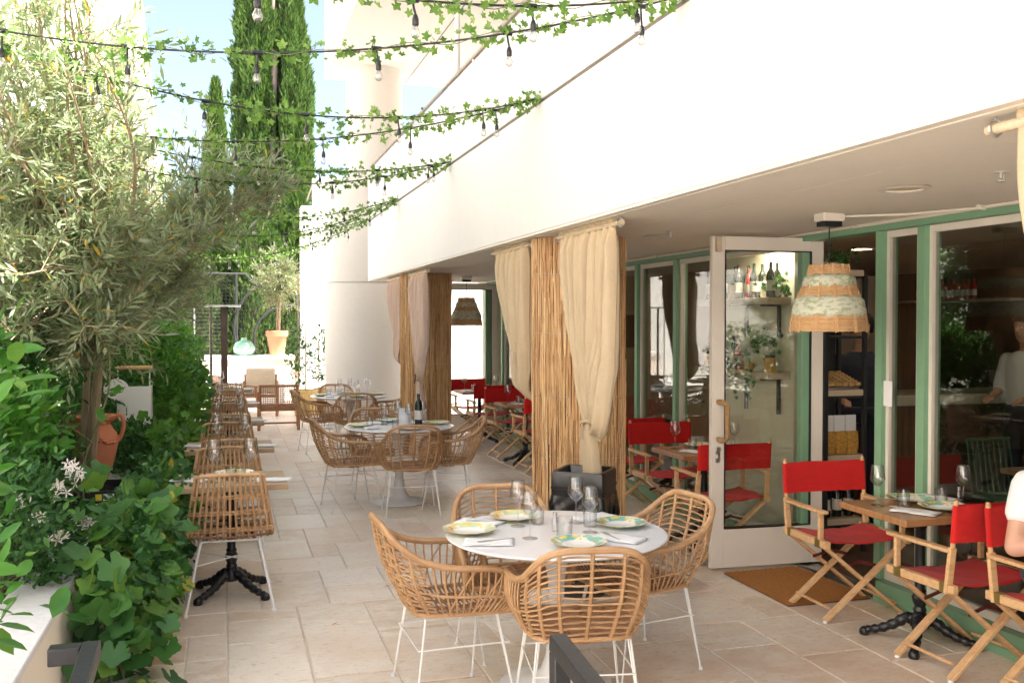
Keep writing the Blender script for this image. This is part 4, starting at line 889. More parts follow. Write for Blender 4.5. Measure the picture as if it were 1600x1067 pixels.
# vines and shrubs spilling over the planter wall
B = (-.95,5.2,.42)
def sh(label, name, cat, base, blobs, *a, **k):
    return shrub(name, label, cat, base, [((c[0]-base[0], c[1]-base[1], c[2]-base[2]), r, w_) for c, r, w_ in blobs], *a, **k)
gv = 'grapevines spilling over the planter wall'
sh('grapevine with the largest lobed leaves hanging down the planter wall to the paving', 'grapevine', 'vine', (-.9,5.2,.45), [((-.52,5.2,.62),(.2,.42,.24),1.2),((-.5,4.95,.24),(.17,.28,.28),1),((-.42,5.6,.42),(.2,.4,.34),1.1),((-.5,5.9,.52),(.2,.4,.2),.9)], 620, 130, T_VINE, 'vine', .135, .05, gv, stems=16, sr=.006, outward=.7, up=.0, droop=.45, zmin=.03, xmax=-.2)
sh('grapevine mound on the planter wall right beside the first planter table', 'grapevine', 'vine', (-.9,6.9,.45), [((-.40,6.6,.50),(.2,.4,.25),1),((-.45,7.0,.38),(.18,.4,.3),1)], 420, 80, T_VINE, 'vine', .115, .05, gv, stems=10, sr=.005, outward=.7, up=.05, droop=.35, zmin=.05, xmax=-.22)
sh('dense climbing greenery over the planter wall beside the second planter table', 'grapevine', 'vine', (-.95,8.8,.45), [((-.42,8.3,.62),(.22,.5,.3),1),((-.42,9.5,.9),(.24,.7,.42),1.2),((-.5,9.2,.4),(.22,.7,.35),.7)], 900, 160, T_VINE, 'shrub', .10, .06, gv, stems=12, outward=.6, up=.2, zmin=.05, xmax=-.16)
sh('bright leafy climber crowding the far half of the planter row', 'grapevine', 'vine', (-.95,11.6,.45), [((-.5,11.0,.95),(.3,.9,.5),1.1),((-.5,12.6,.95),(.32,.9,.5),1),((-.6,10.4,1.35),(.3,.6,.3),.6),((-.5,11.8,.45),(.25,1.2,.35),.6)], 1500, 240, T_VINE, 'shrub', .10, .07, gv, stems=14, outward=.6, up=.3, zmin=.05, xmax=-.18)
gs = 'shrubs in the planter bed'
js = sh('dark jasmine bush with white star flowers at the end of the bare coping', 'jasmine_shrub', 'shrub', (-1.1,5.2,.42), [((-1.0,5.0,.85),(.32,.55,.30),1),((-.82,5.2,.60),(.14,.35,.14),.5),((-1.3,5.2,.95),(.3,.7,.4),.8),((-1.2,6.1,.68),(.25,.6,.25),.7)], 5200, 420, T_OVAL, 'jas', .055, .035, gs, stems=24, sr=.004, outward=.5, up=.25)
def flowers():
    cl = [(-.80,5.0,.93),(-.86,4.9,.82),(-.78,4.95,.73),(-.92,4.85,.90),(-.74,5.25,.96),(-.75,5.1,1.02),(-1.05,4.8,1.0),(-.72,5.3,.72)]
    for c in cl:
        pos = []; dr = []; nr = []; bp = []; bd = []; c0 = np.array(c)-np.array([-1.1,5.2,.42])+np.array([.03,-.06,.02])
        for k in range(5):
            p = c0+RG.normal(0,.020,3); ax = np.array([.3,-.8,.3])+RG.normal(0,.3,3); ax /= np.linalg.norm(ax); u = np.cross(ax,[0,0,1]); u /= np.linalg.norm(u); v = np.cross(ax,u)
            for q in range(5):
                a = 2*PI*q/5; pos.append(p); dr.append(u*math.cos(a)+v*math.sin(a)+ax*.15); nr.append(ax)
        for k in range(6): pos.append(c0+RG.normal(0,.012,3)); dr.append(np.array([.5,-.4,.5])+RG.normal(0,.4,3)); nr.append(np.array([0,-1,.3]))
        V, F = leaves(T_PETAL, pos, dr, nr, .032); tri_mesh('blossom', V, F, 'petal', js)
flowers()
sh('laurel like shrub with glossy bright leaves at the very edge of the photograph', 'laurel_shrub', 'shrub', (-1.05,3.3,.42), [((-.76,3.05,1.55),(.13,.25,.35),1),((-.80,2.9,1.2),(.15,.3,.25),.9),((-.62,2.55,1.12),(.1,.2,.22),.7),((-1.1,3.2,1.3),(.25,.4,.5),1)], 720, 90, T_OVAL, 'laurel', .10, .04, gs, stems=18, sr=.004, outward=.5, up=.5)
sh('leafy shrub with pale green leaves rising behind the jasmine', 'leafy_shrub', 'shrub', (-1.3,5.7,.42), [((-1.15,5.6,1.2),(.3,.5,.22),1),((-1.45,5.9,1.3),(.35,.7,.5),1)], 1500, 130, T_OVAL, 'laurel', .11, .05, gs, stems=18, outward=.5, up=.4)
sh('feathery dark shrub between the terracotta urn and the planter wall', 'leafy_shrub', 'shrub', (-1.0,8.6,.42), [((-.74,8.5,.68),(.18,.35,.22),1),((-1.05,9.3,.95),(.3,.5,.4),1),((-1.2,9.2,1.3),(.4,.7,.5),1)], 6500, 420, T_OVAL, 'jas', .055, .045, gs, stems=20, outward=.4, up=.5)
sh('tall mixed green hedge behind the white lantern', 'leafy_shrub', 'shrub', (-1.2,11.5,.42), [((-1.0,10.8,1.35),(.4,.8,.5),1),((-.9,12.4,1.3),(.4,1.0,.55),1),((-1.5,11.3,1.6),(.6,1.5,.8),1.2)], 7500, 420, T_OVAL, 'shrub', .085, .07, gs, stems=24, outward=.4, up=.5)
sh('dense green shrub at the far end of the planter by the heater', 'leafy_shrub', 'shrub', (-1.0,14.6,.42), [((-.8,14.3,1.0),(.35,.9,.5),1),((-.95,15.6,1.1),(.4,.8,.6),1)], 4200, 260, T_OVAL, 'shrub', .08, .07, gs, stems=16, outward=.4, up=.5)
sh('dark bushy shrub filling the bed below the olive tree', 'leafy_shrub', 'shrub', (-1.6,7.2,.42), [((-1.5,6.8,1.1),(.5,1.0,.6),1),((-1.4,8.2,1.3),(.5,.9,.7),1),((-1.9,6.0,1.3),(.5,1.0,.8),1),((-1.3,7.4,.75),(.3,.8,.3),.6)], 9000, 520, T_OVAL, 'jas', .075, .06, gs, stems=30, outward=.4, up=.4)
sh('tall leafy climber against the garden wall behind the olive tree', 'leafy_shrub', 'shrub', (-2.2,9.0,.42), [((-2.1,8.5,2.0),(.35,2.2,1.0),1),((-1.9,11.5,1.9),(.4,2.0,1.0),1),((-1.7,14.0,1.8),(.5,1.8,1.0),.8)], 8000, 380, T_OVAL, 'shrub', .10, .09, gs, stems=24, outward=.3, up=.5)
sh('thin trailing jasmine shoots tumbling through the grapevine over the wall', 'jasmine_shrub', 'shrub', (-.9,5.6,.45), [((-.48,5.3,.5),(.26,.5,.36),1),((-.40,6.2,.55),(.26,.7,.34),1),((-.45,7.4,.6),(.22,.5,.25),.6)], 2600, 260, T_OVAL, 'jas', .05, .04, gs, stems=26, sr=.003, outward=.7, up=.1, droop=.25, zmin=.05, xmax=-.12)
sh('light green shoots sprouting above the hedge along the planter', 'leafy_shrub', 'shrub', (-.95,10.0,.45), [((-.6,9.6,1.25),(.3,.7,.25),1),((-.55,11.4,1.45),(.3,1.2,.25),1),((-.6,13.4,1.4),(.3,1.2,.3),1)], 2200, 240, T_OVAL, 'laurel', .07, .05, gs, stems=26, sr=.003, outward=.6, up=.6)
# single long grape shoot with big leaves in front of the urn
t = thing('grape_shoot', 'long pale grape shoot with big bright leaves climbing in front of the urn', 'vine', (-.82,6.3,.5))
P = sm([(0,0,0),(-.02,.1,.35),(.05,.15,.6),(.12,.2,.85),(.10,.3,1.15)], 6); m = MB(); m.tube(P, .005, 6); m.tube(sm([(.03,.12,.5),(-.1,.0,.62),(-.2,-.05,.6)], 5), .004, 5); m.build('stem', 'stem', t)
V, F = leaves(T_VINE, [(.0,.05,.38),(-.15,-.05,.60),(.1,.15,.62),(.12,.2,.8),(-.05,.0,.5),(.02,-.05,.12),(.2,.0,.08)], [(.6,-.5,-.5),(-.5,-.3,.1),(-.3,-.3,.5),(.6,-.2,.2),(-.7,-.2,.2),(.3,-.6,-.3),(.7,-.4,.1)], [(.2,-.6,.8)]*7, [.19,.14,.12,.10,.12,.14,.15]); tri_mesh('foliage', V, F, 'laurel', t)
# grapes
t = thing('grape_bunch', 'small bunch of unripe green grapes under the hanging vine leaves', 'grapes', (-.66,5.0,.30)); m = MB()
for k in range(34):
    z = -RG.uniform(0, .11); r = .035*(1-abs(z+.03)/.12); a = RG.uniform(0, 6.28); c = (r*math.cos(a), r*math.sin(a), z)
    m.lathe([(.0001,-.009),(.006,-.0065),(.009,0),(.006,.0065),(.0001,.009)], 8, at=c)
m.tube([(0,0,.0),(0,.02,.08)], .002, 5); m.build('grapes', 'grape', t)
# urn, lantern, black fixture
t = thing('terracotta_urn', 'large terracotta urn with a garlanded rim under the olive tree', 'urn', (-1.0,7.95,.43))
part(lambda m: m.lathe([(.0001,0),(.09,0),(.10,.03),(.13,.12),(.175,.26),(.20,.38),(.195,.46),(.165,.50),(.15,.53),(.16,.56),(.185,.575),(.19,.60),(.16,.60),(.14,.55),(.0001,.50)], 48, wob=lambda a, i: 1+(.03*abs(math.sin(a*6)) if 2 <= i <= 5 else 0)), 'body', 'terracotta', t)
def garl(m):
    for k in range(60):
        a = k/60*2*PI; z = .43-.035*abs(math.sin(a*3)); m.lathe([(.0001,-.014),(.012,-.008),(.016,0),(.012,.008),(.0001,.014)], 7, at=(.205*math.cos(a)+random.uniform(-.006,.006), .205*math.sin(a), z+random.uniform(-.008,.008)))
part(garl, 'garland_relief', 'terracotta', t)
for s in (-1, 1): part(lambda m: m.tube(sm([(s*.155,0,.56),(s*.22,0,.60),(s*.245,0,.53),(s*.225,0,.44),(s*.20,0,.40)], 6), .016, 8), 'handle', 'terracotta', t)
t = thing('lantern', 'white metal lantern with wooden top handle standing among the shrubs', 'lantern', (-.78,9.0,.78))
part(lambda m: (m.tube([(-.1,.1,-.33),(-.1,.1,.02)], .012, 6), m.tube([(.1,.1,-.33),(.1,.1,.02)], .012, 6)), 'leg', 'wire', t)
part(lambda m: (m.box((-.13,-.004,0),(.15,.004,.40)), m.box((-.13,.0041,0),(-.122,.2,.40)), m.box((.142,.0041,0),(.15,.2,.40))), 'panel', 'paper', t, bev=.002)
part(lambda m: (m.tube([(-.12,0,.40),(-.12,0,.56)], .005, 6), m.tube([(.14,0,.40),(.14,0,.56)], .005, 6)), 'handle_post', 'wire', t)
part(lambda m: m.tube([(-.14,0,.565),(.16,0,.565)], .018, 12), 'handle', 'beech', t)
t = thing('round_sign', 'small round white plate with black scribbled line in front of the lantern', 'sign', (-.90,8.85,1.17))
def disc(m): m.lathe([(.0001,0),(.10,0),(.102,.003),(.10,.006),(.0001,.006)], 40); m.v = [(x, -z, y*.85) for x, y, z in m.v]
part(disc, 'plate', 'paper', t)
part(lambda m: m.tube([(x, -.008, z) for x, z in ((-.07,.005),(-.045,-.03),(-.02,.0),(.0,-.028),(.02,-.005),(.045,-.03),(.075,.02))], .0028, 5), 'drawing', 'cable', t)
t = thing('floodlight', 'black floodlight housing with yellow and white stickers lying on the coping', 'floodlight', (-.80,7.3,.5))
part(lambda m: (m.box((-.16,-.2,.0),(.12,.26,.085)),), 'housing', 'blackplastic', t, bev=.006)
part(lambda m: [m.box((-.14,-.19+.05*k,.0855),(.10,-.185+.05*k,.10)) for k in range(9)], 'cooling_fins', 'blackplastic', t)
part(lambda m: m.box((-.06,-.2045,.02),(-.02,-.2015,.065)), 'sticker', 'jug', t).data.materials[0] = M('yellow_sticker', (.75,.6,.05), .5)
part(lambda m: m.box((-.01,-.2045,.02),(.06,-.2015,.065)), 'sticker', 'paper', t)
part(lambda m: [m.bar((-.008+.018*k,-.2055,.03),(.004+.018*k,-.2055,.052),.002,.003) for k in range(4)], 'sticker_marks', 'cable', t)
# fallen leaves
for i, (x, y) in enumerate([(.42,3.35),(.15,3.9),(.62,5.6),(.3,6.6),(.95,3.1),(1.05,6.3),(2.5,3.5),(-.05,4.6)]):
    t = thing('fallen_leaf', ['dry leaf on the paving near the handrails','dry leaf on the paving below the vine','dry leaf on the paving left of the laid round table','dry leaf under the first planter table edge','dry leaf close to the nearest round table foot','dry leaf midway between the two nearer round tables','dry leaf between the laid round table and the front red chair','dry leaf at the foot of the hanging grapevine'][i], 'leaf', (x, y, .006), 0, 'dry leaves fallen on the paving')
    V, F = leaves(T_OLIVE, [(0,0,0)], [(math.cos(i*2.),math.sin(i*2.),0)], [(0,0,1)], .075); tri_mesh('blade', V, F, 'terracotta2', t)

# ================================================================ STRING LIGHTS AND IVY
def string(label, A, L, sag, first, spacing=.62, dens=95, scale=1.0, il='x'):
    A, L = Vector(A), Vector(L); n = 60; P = []
    for i in range(n+1):
        f = i/n; p = A.lerp(L, f); p.z -= 4*sag*f*(1-f); P.append(p)
    t = thing('string_light', label, 'string light', A, 0, 'festoon light strings across the terrace'); loc = [p-A for p in P]
    m = MB(); m.tube(loc, .005, 6); m.build('cable', 'cable', t)
    R_ = resample(loc, .02); k = int(first/.02); st = int(spacing/.02)
    while k < len(R_)-4:
        p = Vector(R_[k]); dz = random.uniform(.05, .10); sx = random.uniform(-.012, .012)
        m = MB(); m.tube([p+Vector((-.025,0,0)), p+Vector((.025,0,0))], .012, 7); m.tube([p, p+Vector((sx*.5,0,-dz*.6)), p+Vector((sx,0,-dz))], .005, 6)
        c = p+Vector((sx,0,-dz)); q_ = .66; m.lathe([(r_*q_, z_*q_) for r_, z_ in [(.0001,0),(.012,-.002),(.017,-.018),(.021,-.03),(.021,-.062),(.018,-.068),(.0001,-.068)]], 12, at=c); o = m.build('socket', 'blackplastic', t)
        m = MB(); m.lathe([(r_*q_, z_*q_) for r_, z_ in [(.013,-.066),(.016,-.078),(.026,-.098),(.029,-.115),(.024,-.134),(.011,-.145),(.0001,-.147)]], 14, at=c); m.build('bulb', 'bulb', o)
        m = MB(); m.tube([c+Vector(v_)*q_ for v_ in ((-.005,0,-.07),(-.010,0,-.11),(0,0,-.12),(.010,0,-.11),(.005,0,-.07))], .0009, 4); m.build('filament', 'filament', o)
        k += st+random.randint(-2, 2)
    g = thing('ivy_garland', il, 'garland', A, 0, 'ivy garlands wound round the light strings'); Ln = len(R_); N = int(dens*Ln*.02)
    idx = RG.integers(0, Ln, N); ph = RG.uniform(0, 9); keep = (np.sin(idx*.11+ph)+np.sin(idx*.043+ph*2) > -1.55); idx = idx[keep]
    base = R_[idx]; off_ = RG.normal(0, .022, (len(idx), 3)); pos = base+off_; d = off_+rnd(len(idx), .03)+np.array([.02,0,-.012]); nr = rnd(len(idx), .6)+np.array([-.2,-1,.4])
    V, F = leaves(T_IVY, pos, d, nr, RG.uniform(.026, .060, len(idx))*scale); tri_mesh('foliage', V, F, 'ivy', g)
    m = MB(); m.tube([(p[0]+.014*math.cos(i*.9), p[1]+.012*math.sin(i*.7), p[2]+.014*math.sin(i*.9)) for i, p in enumerate(R_[::3])], .0022, 4); m.build('stem', 'stem', g)
XL = -2.52; XA = 2.17
S = [((XA,4.26,3.34),(XL,5.73,3.60),.396,.25),((XA,4.26,3.34),(XL,2.8,3.5),.42,.35),((XA,6.52,3.34),(XL,5.35,3.78),.51,.5),((XA,6.52,3.34),(XL,8.2,3.62),.42,.35),((XA,9.37,3.34),(XL,6.8,3.55),.40,.3),((XA,9.37,3.34),(XL,7.2,3.4),.46,.25),
     ((XA,12.37,3.34),(XL,9.9,3.55),.52,.3),((XA,12.37,3.34),(XL,10.2,3.6),.74,.5),((XA,14.95,3.34),(XL,12.4,3.5),.5,.5),((XA,14.95,3.34),(XL,14.6,3.2),.62,.4),((1.62,19.97,3.25),(XL,16.8,3.5),.45,.5)]
so_ = ['second festoon string crossing above the walkway, with large bulbs','festoon string closest to the camera along the top edge','upper festoon string of the pair meeting above the reed curtains','lower festoon string of the pair meeting above the reed curtains','upper festoon string of the third pair','lower festoon string of the third pair','upper festoon string of the fourth pair','lower festoon string of the fourth pair','festoon string in front of the cypress trunk','drooping festoon string in front of the cypress trunk','last thin festoon string at the end of the walkway']
for (a, l_, s_, f_), lb in zip(S, so_): string(lb, a, l_, s_, f_, il='ivy wound round the '+lb.split(',')[0].replace('festoon ', ''))

# ================================================================ FAR END OF THE TERRACE
t = thing('end_planter', 'low pinkish end wall topped by white coping below the black fence', 'wall', (-1,22,0))
wpart(t, 'wall', 'pink', [((-2.5,22.0,0),(1.48,22.9,.90))]); wpart(t, 'coping', 'white', [((-2.55,21.95,.901),(1.49,22.95,.98))], bev=.01)
t = thing('bench_block', 'white rendered block bench in front of the pinkish end wall', 'bench', (.4,21.2,0)); wpart(t, 'block', 'white', [((-.35,20.9,0),(1.2,21.9,.42))], bev=.01); wpart(t, 'joint_or_shade_strip', 'pink', [((.42,20.895,.0),(.43,20.8995,.42))])
t = thing('fence', 'black wire fence with curved arch bars in front of the cypresses', 'fence', (-1,23.2,0))
def fr(m):
    for x in (-1.0,.25,1.95): m.tube([(x,23.2,.9),(x,23.2,2.85)], .03, 8)
    m.tube([(-1,23.2,2.85),(.45,23.2,2.85)], .025, 8); m.tube([(.45,23.2,2.85),(.8,23.2,2.5)], .025, 8); m.tube([(1.15,23.2,2.85),(1.95,23.2,2.6)], .025, 8)
    for cx, cz, r in ((1.45,1.55,1.25),(1.45,1.3,.82)): m.tube([(cx+r*math.cos(a), 23.17, cz+r*math.sin(a)) for a in np.linspace(PI*.45, PI*1.15, 24)], .028, 8)
    m.tube([(.95,23.17,1.2),(1.6,23.17,1.6)], .025, 8); m.tube([(1.55,23.17,2.8),(1.75,23.17,1.0)], .022, 8)
off_fr = wpart(t, 'frame', 'meshblack', fn=fr)
def wr(m):
    for z in np.arange(.98, 2.85, .085): m.tube([(-1,23.22,z),(1.95,23.22,z)], .005, 4)
    for x in np.arange(-1, 1.96, .085): m.tube([(x,23.225,.98),(x,23.225,2.84)], .004, 4)
wpart(t, 'wire_mesh', 'meshblack', fn=wr)
t = thing('heater_fence', 'pale wire screen beside the patio heater', 'screen', (-.9,18.9,0)); wpart(t, 'wires', 'steel', fn=lambda m: ([m.tube([(-1.1,18.9,z),(-.0,18.9,z)], .005, 4) for z in np.arange(.3, 2.0, .07)], [m.tube([(x,18.9,0),(x,18.9,2.0)], .014, 6) for x in (-1.1,-.55,-.0)]))
t = thing('terracotta_pot', 'terracotta pot with olive bush standing on the white coping at the far end', 'pot', (1.12,22.35,.98))
part(lambda m: m.lathe([(.0001,0),(.16,0),(.22,.42),(.23,.43),(.245,.44),(.25,.55),(.22,.56),(.20,.50),(.0001,.50)], 36), 'body', 'terracotta2', t)
olive_tree('silvery olive bush growing in the terracotta pot before the black fence', (1.12,22.35,1.4), [((.95,22.2,2.6),(.55,.5,.75)),((1.25,22.2,2.3),(.4,.5,.6))], 34, 12, 14, .10, 'silver', 'olive_bush', .025, 'bush', .35)
t = thing('glass_jug', 'round pale green glass demijohn on the white coping by the pot', 'demijohn', (.40,22.3,.98)); part(lambda m: m.lathe([(.0001,0),(.14,0),(.22,.08),(.24,.18),(.19,.29),(.07,.35),(.06,.40),(.075,.405),(.0001,.40)], 32), 'body', 'jug', t)
t = thing('patio_heater', 'tall dark patio heater with flat top at the end of the planter', 'heater', (-.02,17.4,0))
part(lambda m: m.box((-.13,-.13,0),(.13,.13,.62)), 'base', 'heater', t, bev=.01); part(lambda m: m.box((-.055,-.03,.62),(.055,.03,2.0)), 'mast', 'heater', t)
part(lambda m: m.tube([(-.22,0,.62),(-.22,0,2.0)], .022, 8), 'side_post', 'heater', t); part(lambda m: m.box((-.38,-.2,2.0),(.28,.2,2.03)), 'reflector', 'steel', t); part(lambda m: m.box((-.28,-.16,.622),(-.1305,.16,.68)), 'tray', 'heater', t)
for i, (x, y, s, lb) in enumerate([(1.42,18.2,1.0,'yellow basket planter with a climber trained up a bamboo cane'),(1.82,18.5,.85,'smaller yellow basket with a sprawling climber against the cream column')]):
    t = thing('basket_planter', lb, 'planter', (x,y,0), 0, 'yellow basket planters'); 
    part(lambda m: m.lathe([(.0001,0),(.19,0),(.23,.2),(.24,.45),(.225,.48),(.20,.44),(.0001,.42)], 30, wob=lambda a, q: 1+.012*math.sin(a*22)), 'basket', 'basket', t)
    part(lambda m: (m.tube([(0,0,.4),(0.02,0,1.9-.3*i)], .011, 6), m.tube([(-.12,0,.4),(-.12,.02,2.6-1.2*i)], .012, 6)), 'cane', 'bark', t)
    pos, d, nr = cloud([((-.1,0,1.1),(.16,.14,.65),1),((.22 if i else -.15,-.1,1.15),(.28,.1,.35),.6)], 380, 70, .05)
    V, F = leaves(T_OVAL, pos, d, nr, RG.uniform(.05,.1,len(pos))); tri_mesh('foliage', V, F, 'jas', t)
def cypress(label, base, H, rad, n, gap=None, seed=1):
    t = thing('cypress_tree', label, 'tree', base, 0, 'cypresses beyond the fence'); z = RG.uniform(0, 1, n)**.85; a = RG.uniform(0, 2*PI, n)
    env = rad*(np.minimum(1, (1-z)*3.2)**.6)*(.75+.25*np.minimum(1, z*6)); lob = 1+.16*np.sin(a*5+z*H*1.3+seed)+.13*np.sin(a*9-z*H*2.9+seed*2)+.09*np.sin(z*H*6+a*3)
    r = env*lob*RG.uniform(.55, 1.04, n)**.5; p = np.stack([r*np.cos(a), r*np.sin(a), .4+z*(H-.4)], 1)
    k = np.ones(n, bool)
    if gap is not None: k = ~((np.abs(p[:, 0]-gap[0]) < gap[1]*(1+.5*np.sin(p[:, 2]*2.3))) & (p[:, 1] < .1) & (p[:, 2] > gap[2]) & (p[:, 2] < gap[3]))
    p = p[k]; a = a[k]; d = np.stack([np.cos(a)*.45, np.sin(a)*.45, np.ones(len(a))], 1)+rnd(len(a), .22)
    V, F = leaves(T_SPRAY, p, d, rnd(len(a)), RG.uniform(.10, .24, len(a))); tri_mesh('crown', V, F, 'cyp', t)
    m = MB(); m.tube([(0.02*math.sin(q), .02*math.cos(q), H*q/12) for q in range(12)], [max(.02, .17*rad*(1-q/12)+.03) for q in range(12)], 8)
    for q in range(14):
        zz = H*(.1+.06*q); b_ = q*2.4; m.tube([(0,0,zz),(rad*.4*math.cos(b_),rad*.4*math.sin(b_),zz+.4),(rad*.7*math.cos(b_),rad*.7*math.sin(b_),zz+1.1)], [.04,.03,.012], 5)
    m.build('trunk', 'cypbark', t); return t
cypress('tallest cypress, with its bare grey trunk showing, topping the photograph', (1.02,29.0,-.03), 15, .66, 66000, (.42,.10,3.5,10.0), 1)
cypress('cypress standing tight against the tallest one on the white wall side', (1.86,28.6,-.03), 11.9, .54, 44000, (-.36,.10,3,9.5), 2.3)
cypress('slender lower cypress behind the string light bulb, left of the tallest one', (-.25,32.0,-.03), 9.4, .34, 14000, None, 3.1)
cypress('cypress peeking out beside the white tower', (-3.6,39.0,-.03), 15.2, .7, 12000, None, 4.4)
cypress('cypress glimpsed between the cream column and the balcony rail', (6.9,27.0,-.03), 8.8, .6, 5000, None, 5.2)
t = thing('bare_trunk', 'bare grey twin cypress trunk rising between the two tallest crowns', 'trunk', (1.36,28.55,0)); part(lambda m: (m.tube(sm([(0,0,0),(.05,0,3),(-.06,0,6),(.04,0,9),(0,0,11)], 6), [.16*(1-.6*i/24) for i in range(25)], 10), m.tube(sm([(.15,0,2),(.28,0,5),(.2,0,8)], 5), .05, 7)), 'bark', 'cypbark', t)
for q, (x, y, h, r, n, lb) in enumerate([(-.6,26.5,4.8,1.0,14000,'broad evergreen hedge plant behind the fence on the heater side'),(.7,26.2,4.6,.9,14000,'broad evergreen hedge plant behind the arched fence'),(1.8,26.6,5.2,.8,12000,'broad evergreen hedge plant next to the white wall'),(-2.0,25.5,4.4,1.1,9000,'broad evergreen hedge plant hidden behind the olive trees')]):
    c = cypress(lb, (x,y,-.03), h, r, n, None, 6+q); c.name = 'evergreen_hedge'; c['category'] = 'hedge'; c['group'] = 'evergreen hedge plants behind the fence'

# ================================================================ INSIDE THE RESTAURANT
t = thing('bottle_shelf', 'cream wall shelf crowded with bottles seen through the glass door, upper one', 'shelf', (4.3,7.4,1.9), 0, 'cream wall shelves behind the glass door')
wpart(t, 'board', 'palewood', [((4.09,6.66,1.885),(4.297,7.9,1.94))], bev=.003)
for y in (6.8,7.3): wpart(t, 'bracket', 'meshblack', [((4.12,y,1.87),(4.27,y+.025,1.884)),((4.272,y,1.62),(4.297,y+.025,1.884))])
t2 = thing('plant_shelf', 'cream wall shelf holding a ceramic bowl seen through the glass door, lower one', 'shelf', (4.3,7.4,1.3), 0, 'cream wall shelves behind the glass door')
wpart(t2, 'board', 'palewood', [((4.09,6.66,1.29),(4.297,7.9,1.345))], bev=.003)
for y in (6.8,7.3): wpart(t2, 'bracket', 'meshblack', [((4.12,y,1.275),(4.27,y+.025,1.289)),((4.272,y,1.0),(4.297,y+.025,1.289))])
def bottle(mat, h=.28, r=.035, lab=True):
    t = thing('bottle', 'x', 'bottle'); part(lambda m: m.lathe([(.0001,0),(r,0),(r*1.02,.01),(r*1.02,h*.62),(r*.8,h*.72),(r*.38,h*.8),(r*.38,h),(.0001,h)], 18), 'glass', mat, t)
    if lab: part(lambda m: m.lathe([(r*1.035,h*.18),(r*1.035,h*.48)], 18), 'label_band', 'label', t)
    return t
def jar(mat):
    t = thing('jar', 'x', 'jar'); part(lambda m: m.lathe([(.0001,0),(.045,0),(.047,.01),(.047,.10),(.036,.115),(.0001,.115)], 18), 'glass', mat, t); part(lambda m: m.cyl((0,0,.1155),.038,.02,16), 'lid', 'meshblack', t); return t
BB, BR, JA, BW = Kind(bottle('bottle_black')), Kind(bottle('bottle_red', .24, .03)), Kind(jar('amber')), Kind(bottle('label', .17, .04, False))
gb = 'bottles and jars on the wall shelves'; adj = ['first from the door edge', 'second from the door edge', 'third from the door edge', 'fourth from the door edge', 'fifth from the door edge', 'sixth from the door edge', 'seventh from the door edge', 'eighth from the door edge', 'ninth from the door edge']
for i in range(9):
    y = 6.72+.125*i; K_ = [BB,BW,BB,BR,BB,JA,BB,BW,BB][i]; nme = ['dark bottle','white canister','dark bottle','red bottle','dark bottle','amber jar','dark bottle','white canister','dark bottle'][i]
    K_.put((4.15+.03*(i % 2), y, 1.9412), 0, f'{nme} on the upper cream shelf, {adj[i]}', gb)
    K2 = [JA,None,None,JA,BR,BB,BW,BB,JA][i]; n2 = ['amber jar','','','amber jar','red bottle','dark bottle','white canister','dark bottle','amber jar'][i]
    if K2: K2.put((4.15+.03*(i % 2), y, 1.3462), 0, f'{n2} on the lower cream shelf, {adj[i]}', gb)
for i in range(5): BB.put((4.245, 6.78+.22*i, 1.9412), 0, f'dark bottle in the back row of the upper shelf, {adj[i]}', gb)
t = thing('footed_bowl', 'cream footed ceramic bowl with ivy on the lower shelf behind the door glass', 'bowl', (4.17,6.90,1.3462)); part(lambda m: m.lathe([(.0001,0),(.06,0),(.055,.02),(.03,.04),(.05,.06),(.11,.10),(.125,.14),(.12,.14),(.0001,.08)], 30), 'bowl', 'ceramic', t)
def pot_ivy(base, label, hang, n, par=None):
    t = thing('trailing_ivy', label, 'plant', base); pos = RG.normal(0, 1, (n, 3))*np.array([.06,.09,.05])+np.array([0,0,.08]); q = []
    for k in range(hang):
        y0 = RG.uniform(-.12,.12)
        for s in range(9): q.append((-.17+RG.normal(0,.012), y0+RG.normal(0,.02), .02-.045*s))
    pos = np.concatenate([pos, np.array(q).reshape(-1, 3)]) if q else pos; V, F = leaves(T_IVY, pos, rnd(len(pos))+np.array([-.4,0,-.2]), rnd(len(pos), .5)+np.array([-.8,-.8,.6]), .045); tri_mesh('foliage', V, F, 'jas', t)
    m = MB(); m.lathe([(.0001,0),(.035,0),(.045,.06),(.0001,.055)], 14); m.build('pot', 'ceramic', t)
pot_ivy((4.19,6.88,1.4862), 'ivy growing from the cream bowl and trailing over the lower shelf', 3, 60); pot_ivy((4.21,6.72,1.9412+.005), 'leafy pot plant at the door end of the upper shelf', 0, 70); pot_ivy((4.20,7.5,1.3462), 'trailing pot plant at the far end of the lower shelf', 1, 60)
t = thing('display_rack', 'black display rack with pale shelves just inside the open doorway', 'rack', (4.46,6.35,0))
wpart(t, 'frame', 'meshblack', [((a,b,0.005),(a+.03,b+.03,2.1)) for a in (4.28,4.62) for b in (6.18,6.50)]+[((4.311,6.2,z),(4.619,6.55,z+.02)) for z in (.2,.68,1.17,1.62,2.07)]+[((4.311,6.535,.23),(4.619,6.545,2.06))])
for z in (.2205,.7005,1.1905,2.0905): wpart(t, 'shelf_board', 'palewood', [((4.312,6.185,z),(4.618,6.53,z+.045))])
t = thing('pastry_tray', 'tray of rolled pastries on the rack inside the doorway', 'tray', (4.46,6.35,1.24)); m = MB(); m.box((-.14,-.14,0),(.14,.14,.012)); m.build('tray', 'steel', t)
def past(m):
    for i in range(5):
        for j in range(7): m.tube([(-.115+.057*i,-.13+.04*j,.035+.02*j*.6),(-.075+.057*i,-.13+.04*j,.035+.02*j*.6)], .017, 8)
part(past, 'pastries', 'bread', t)
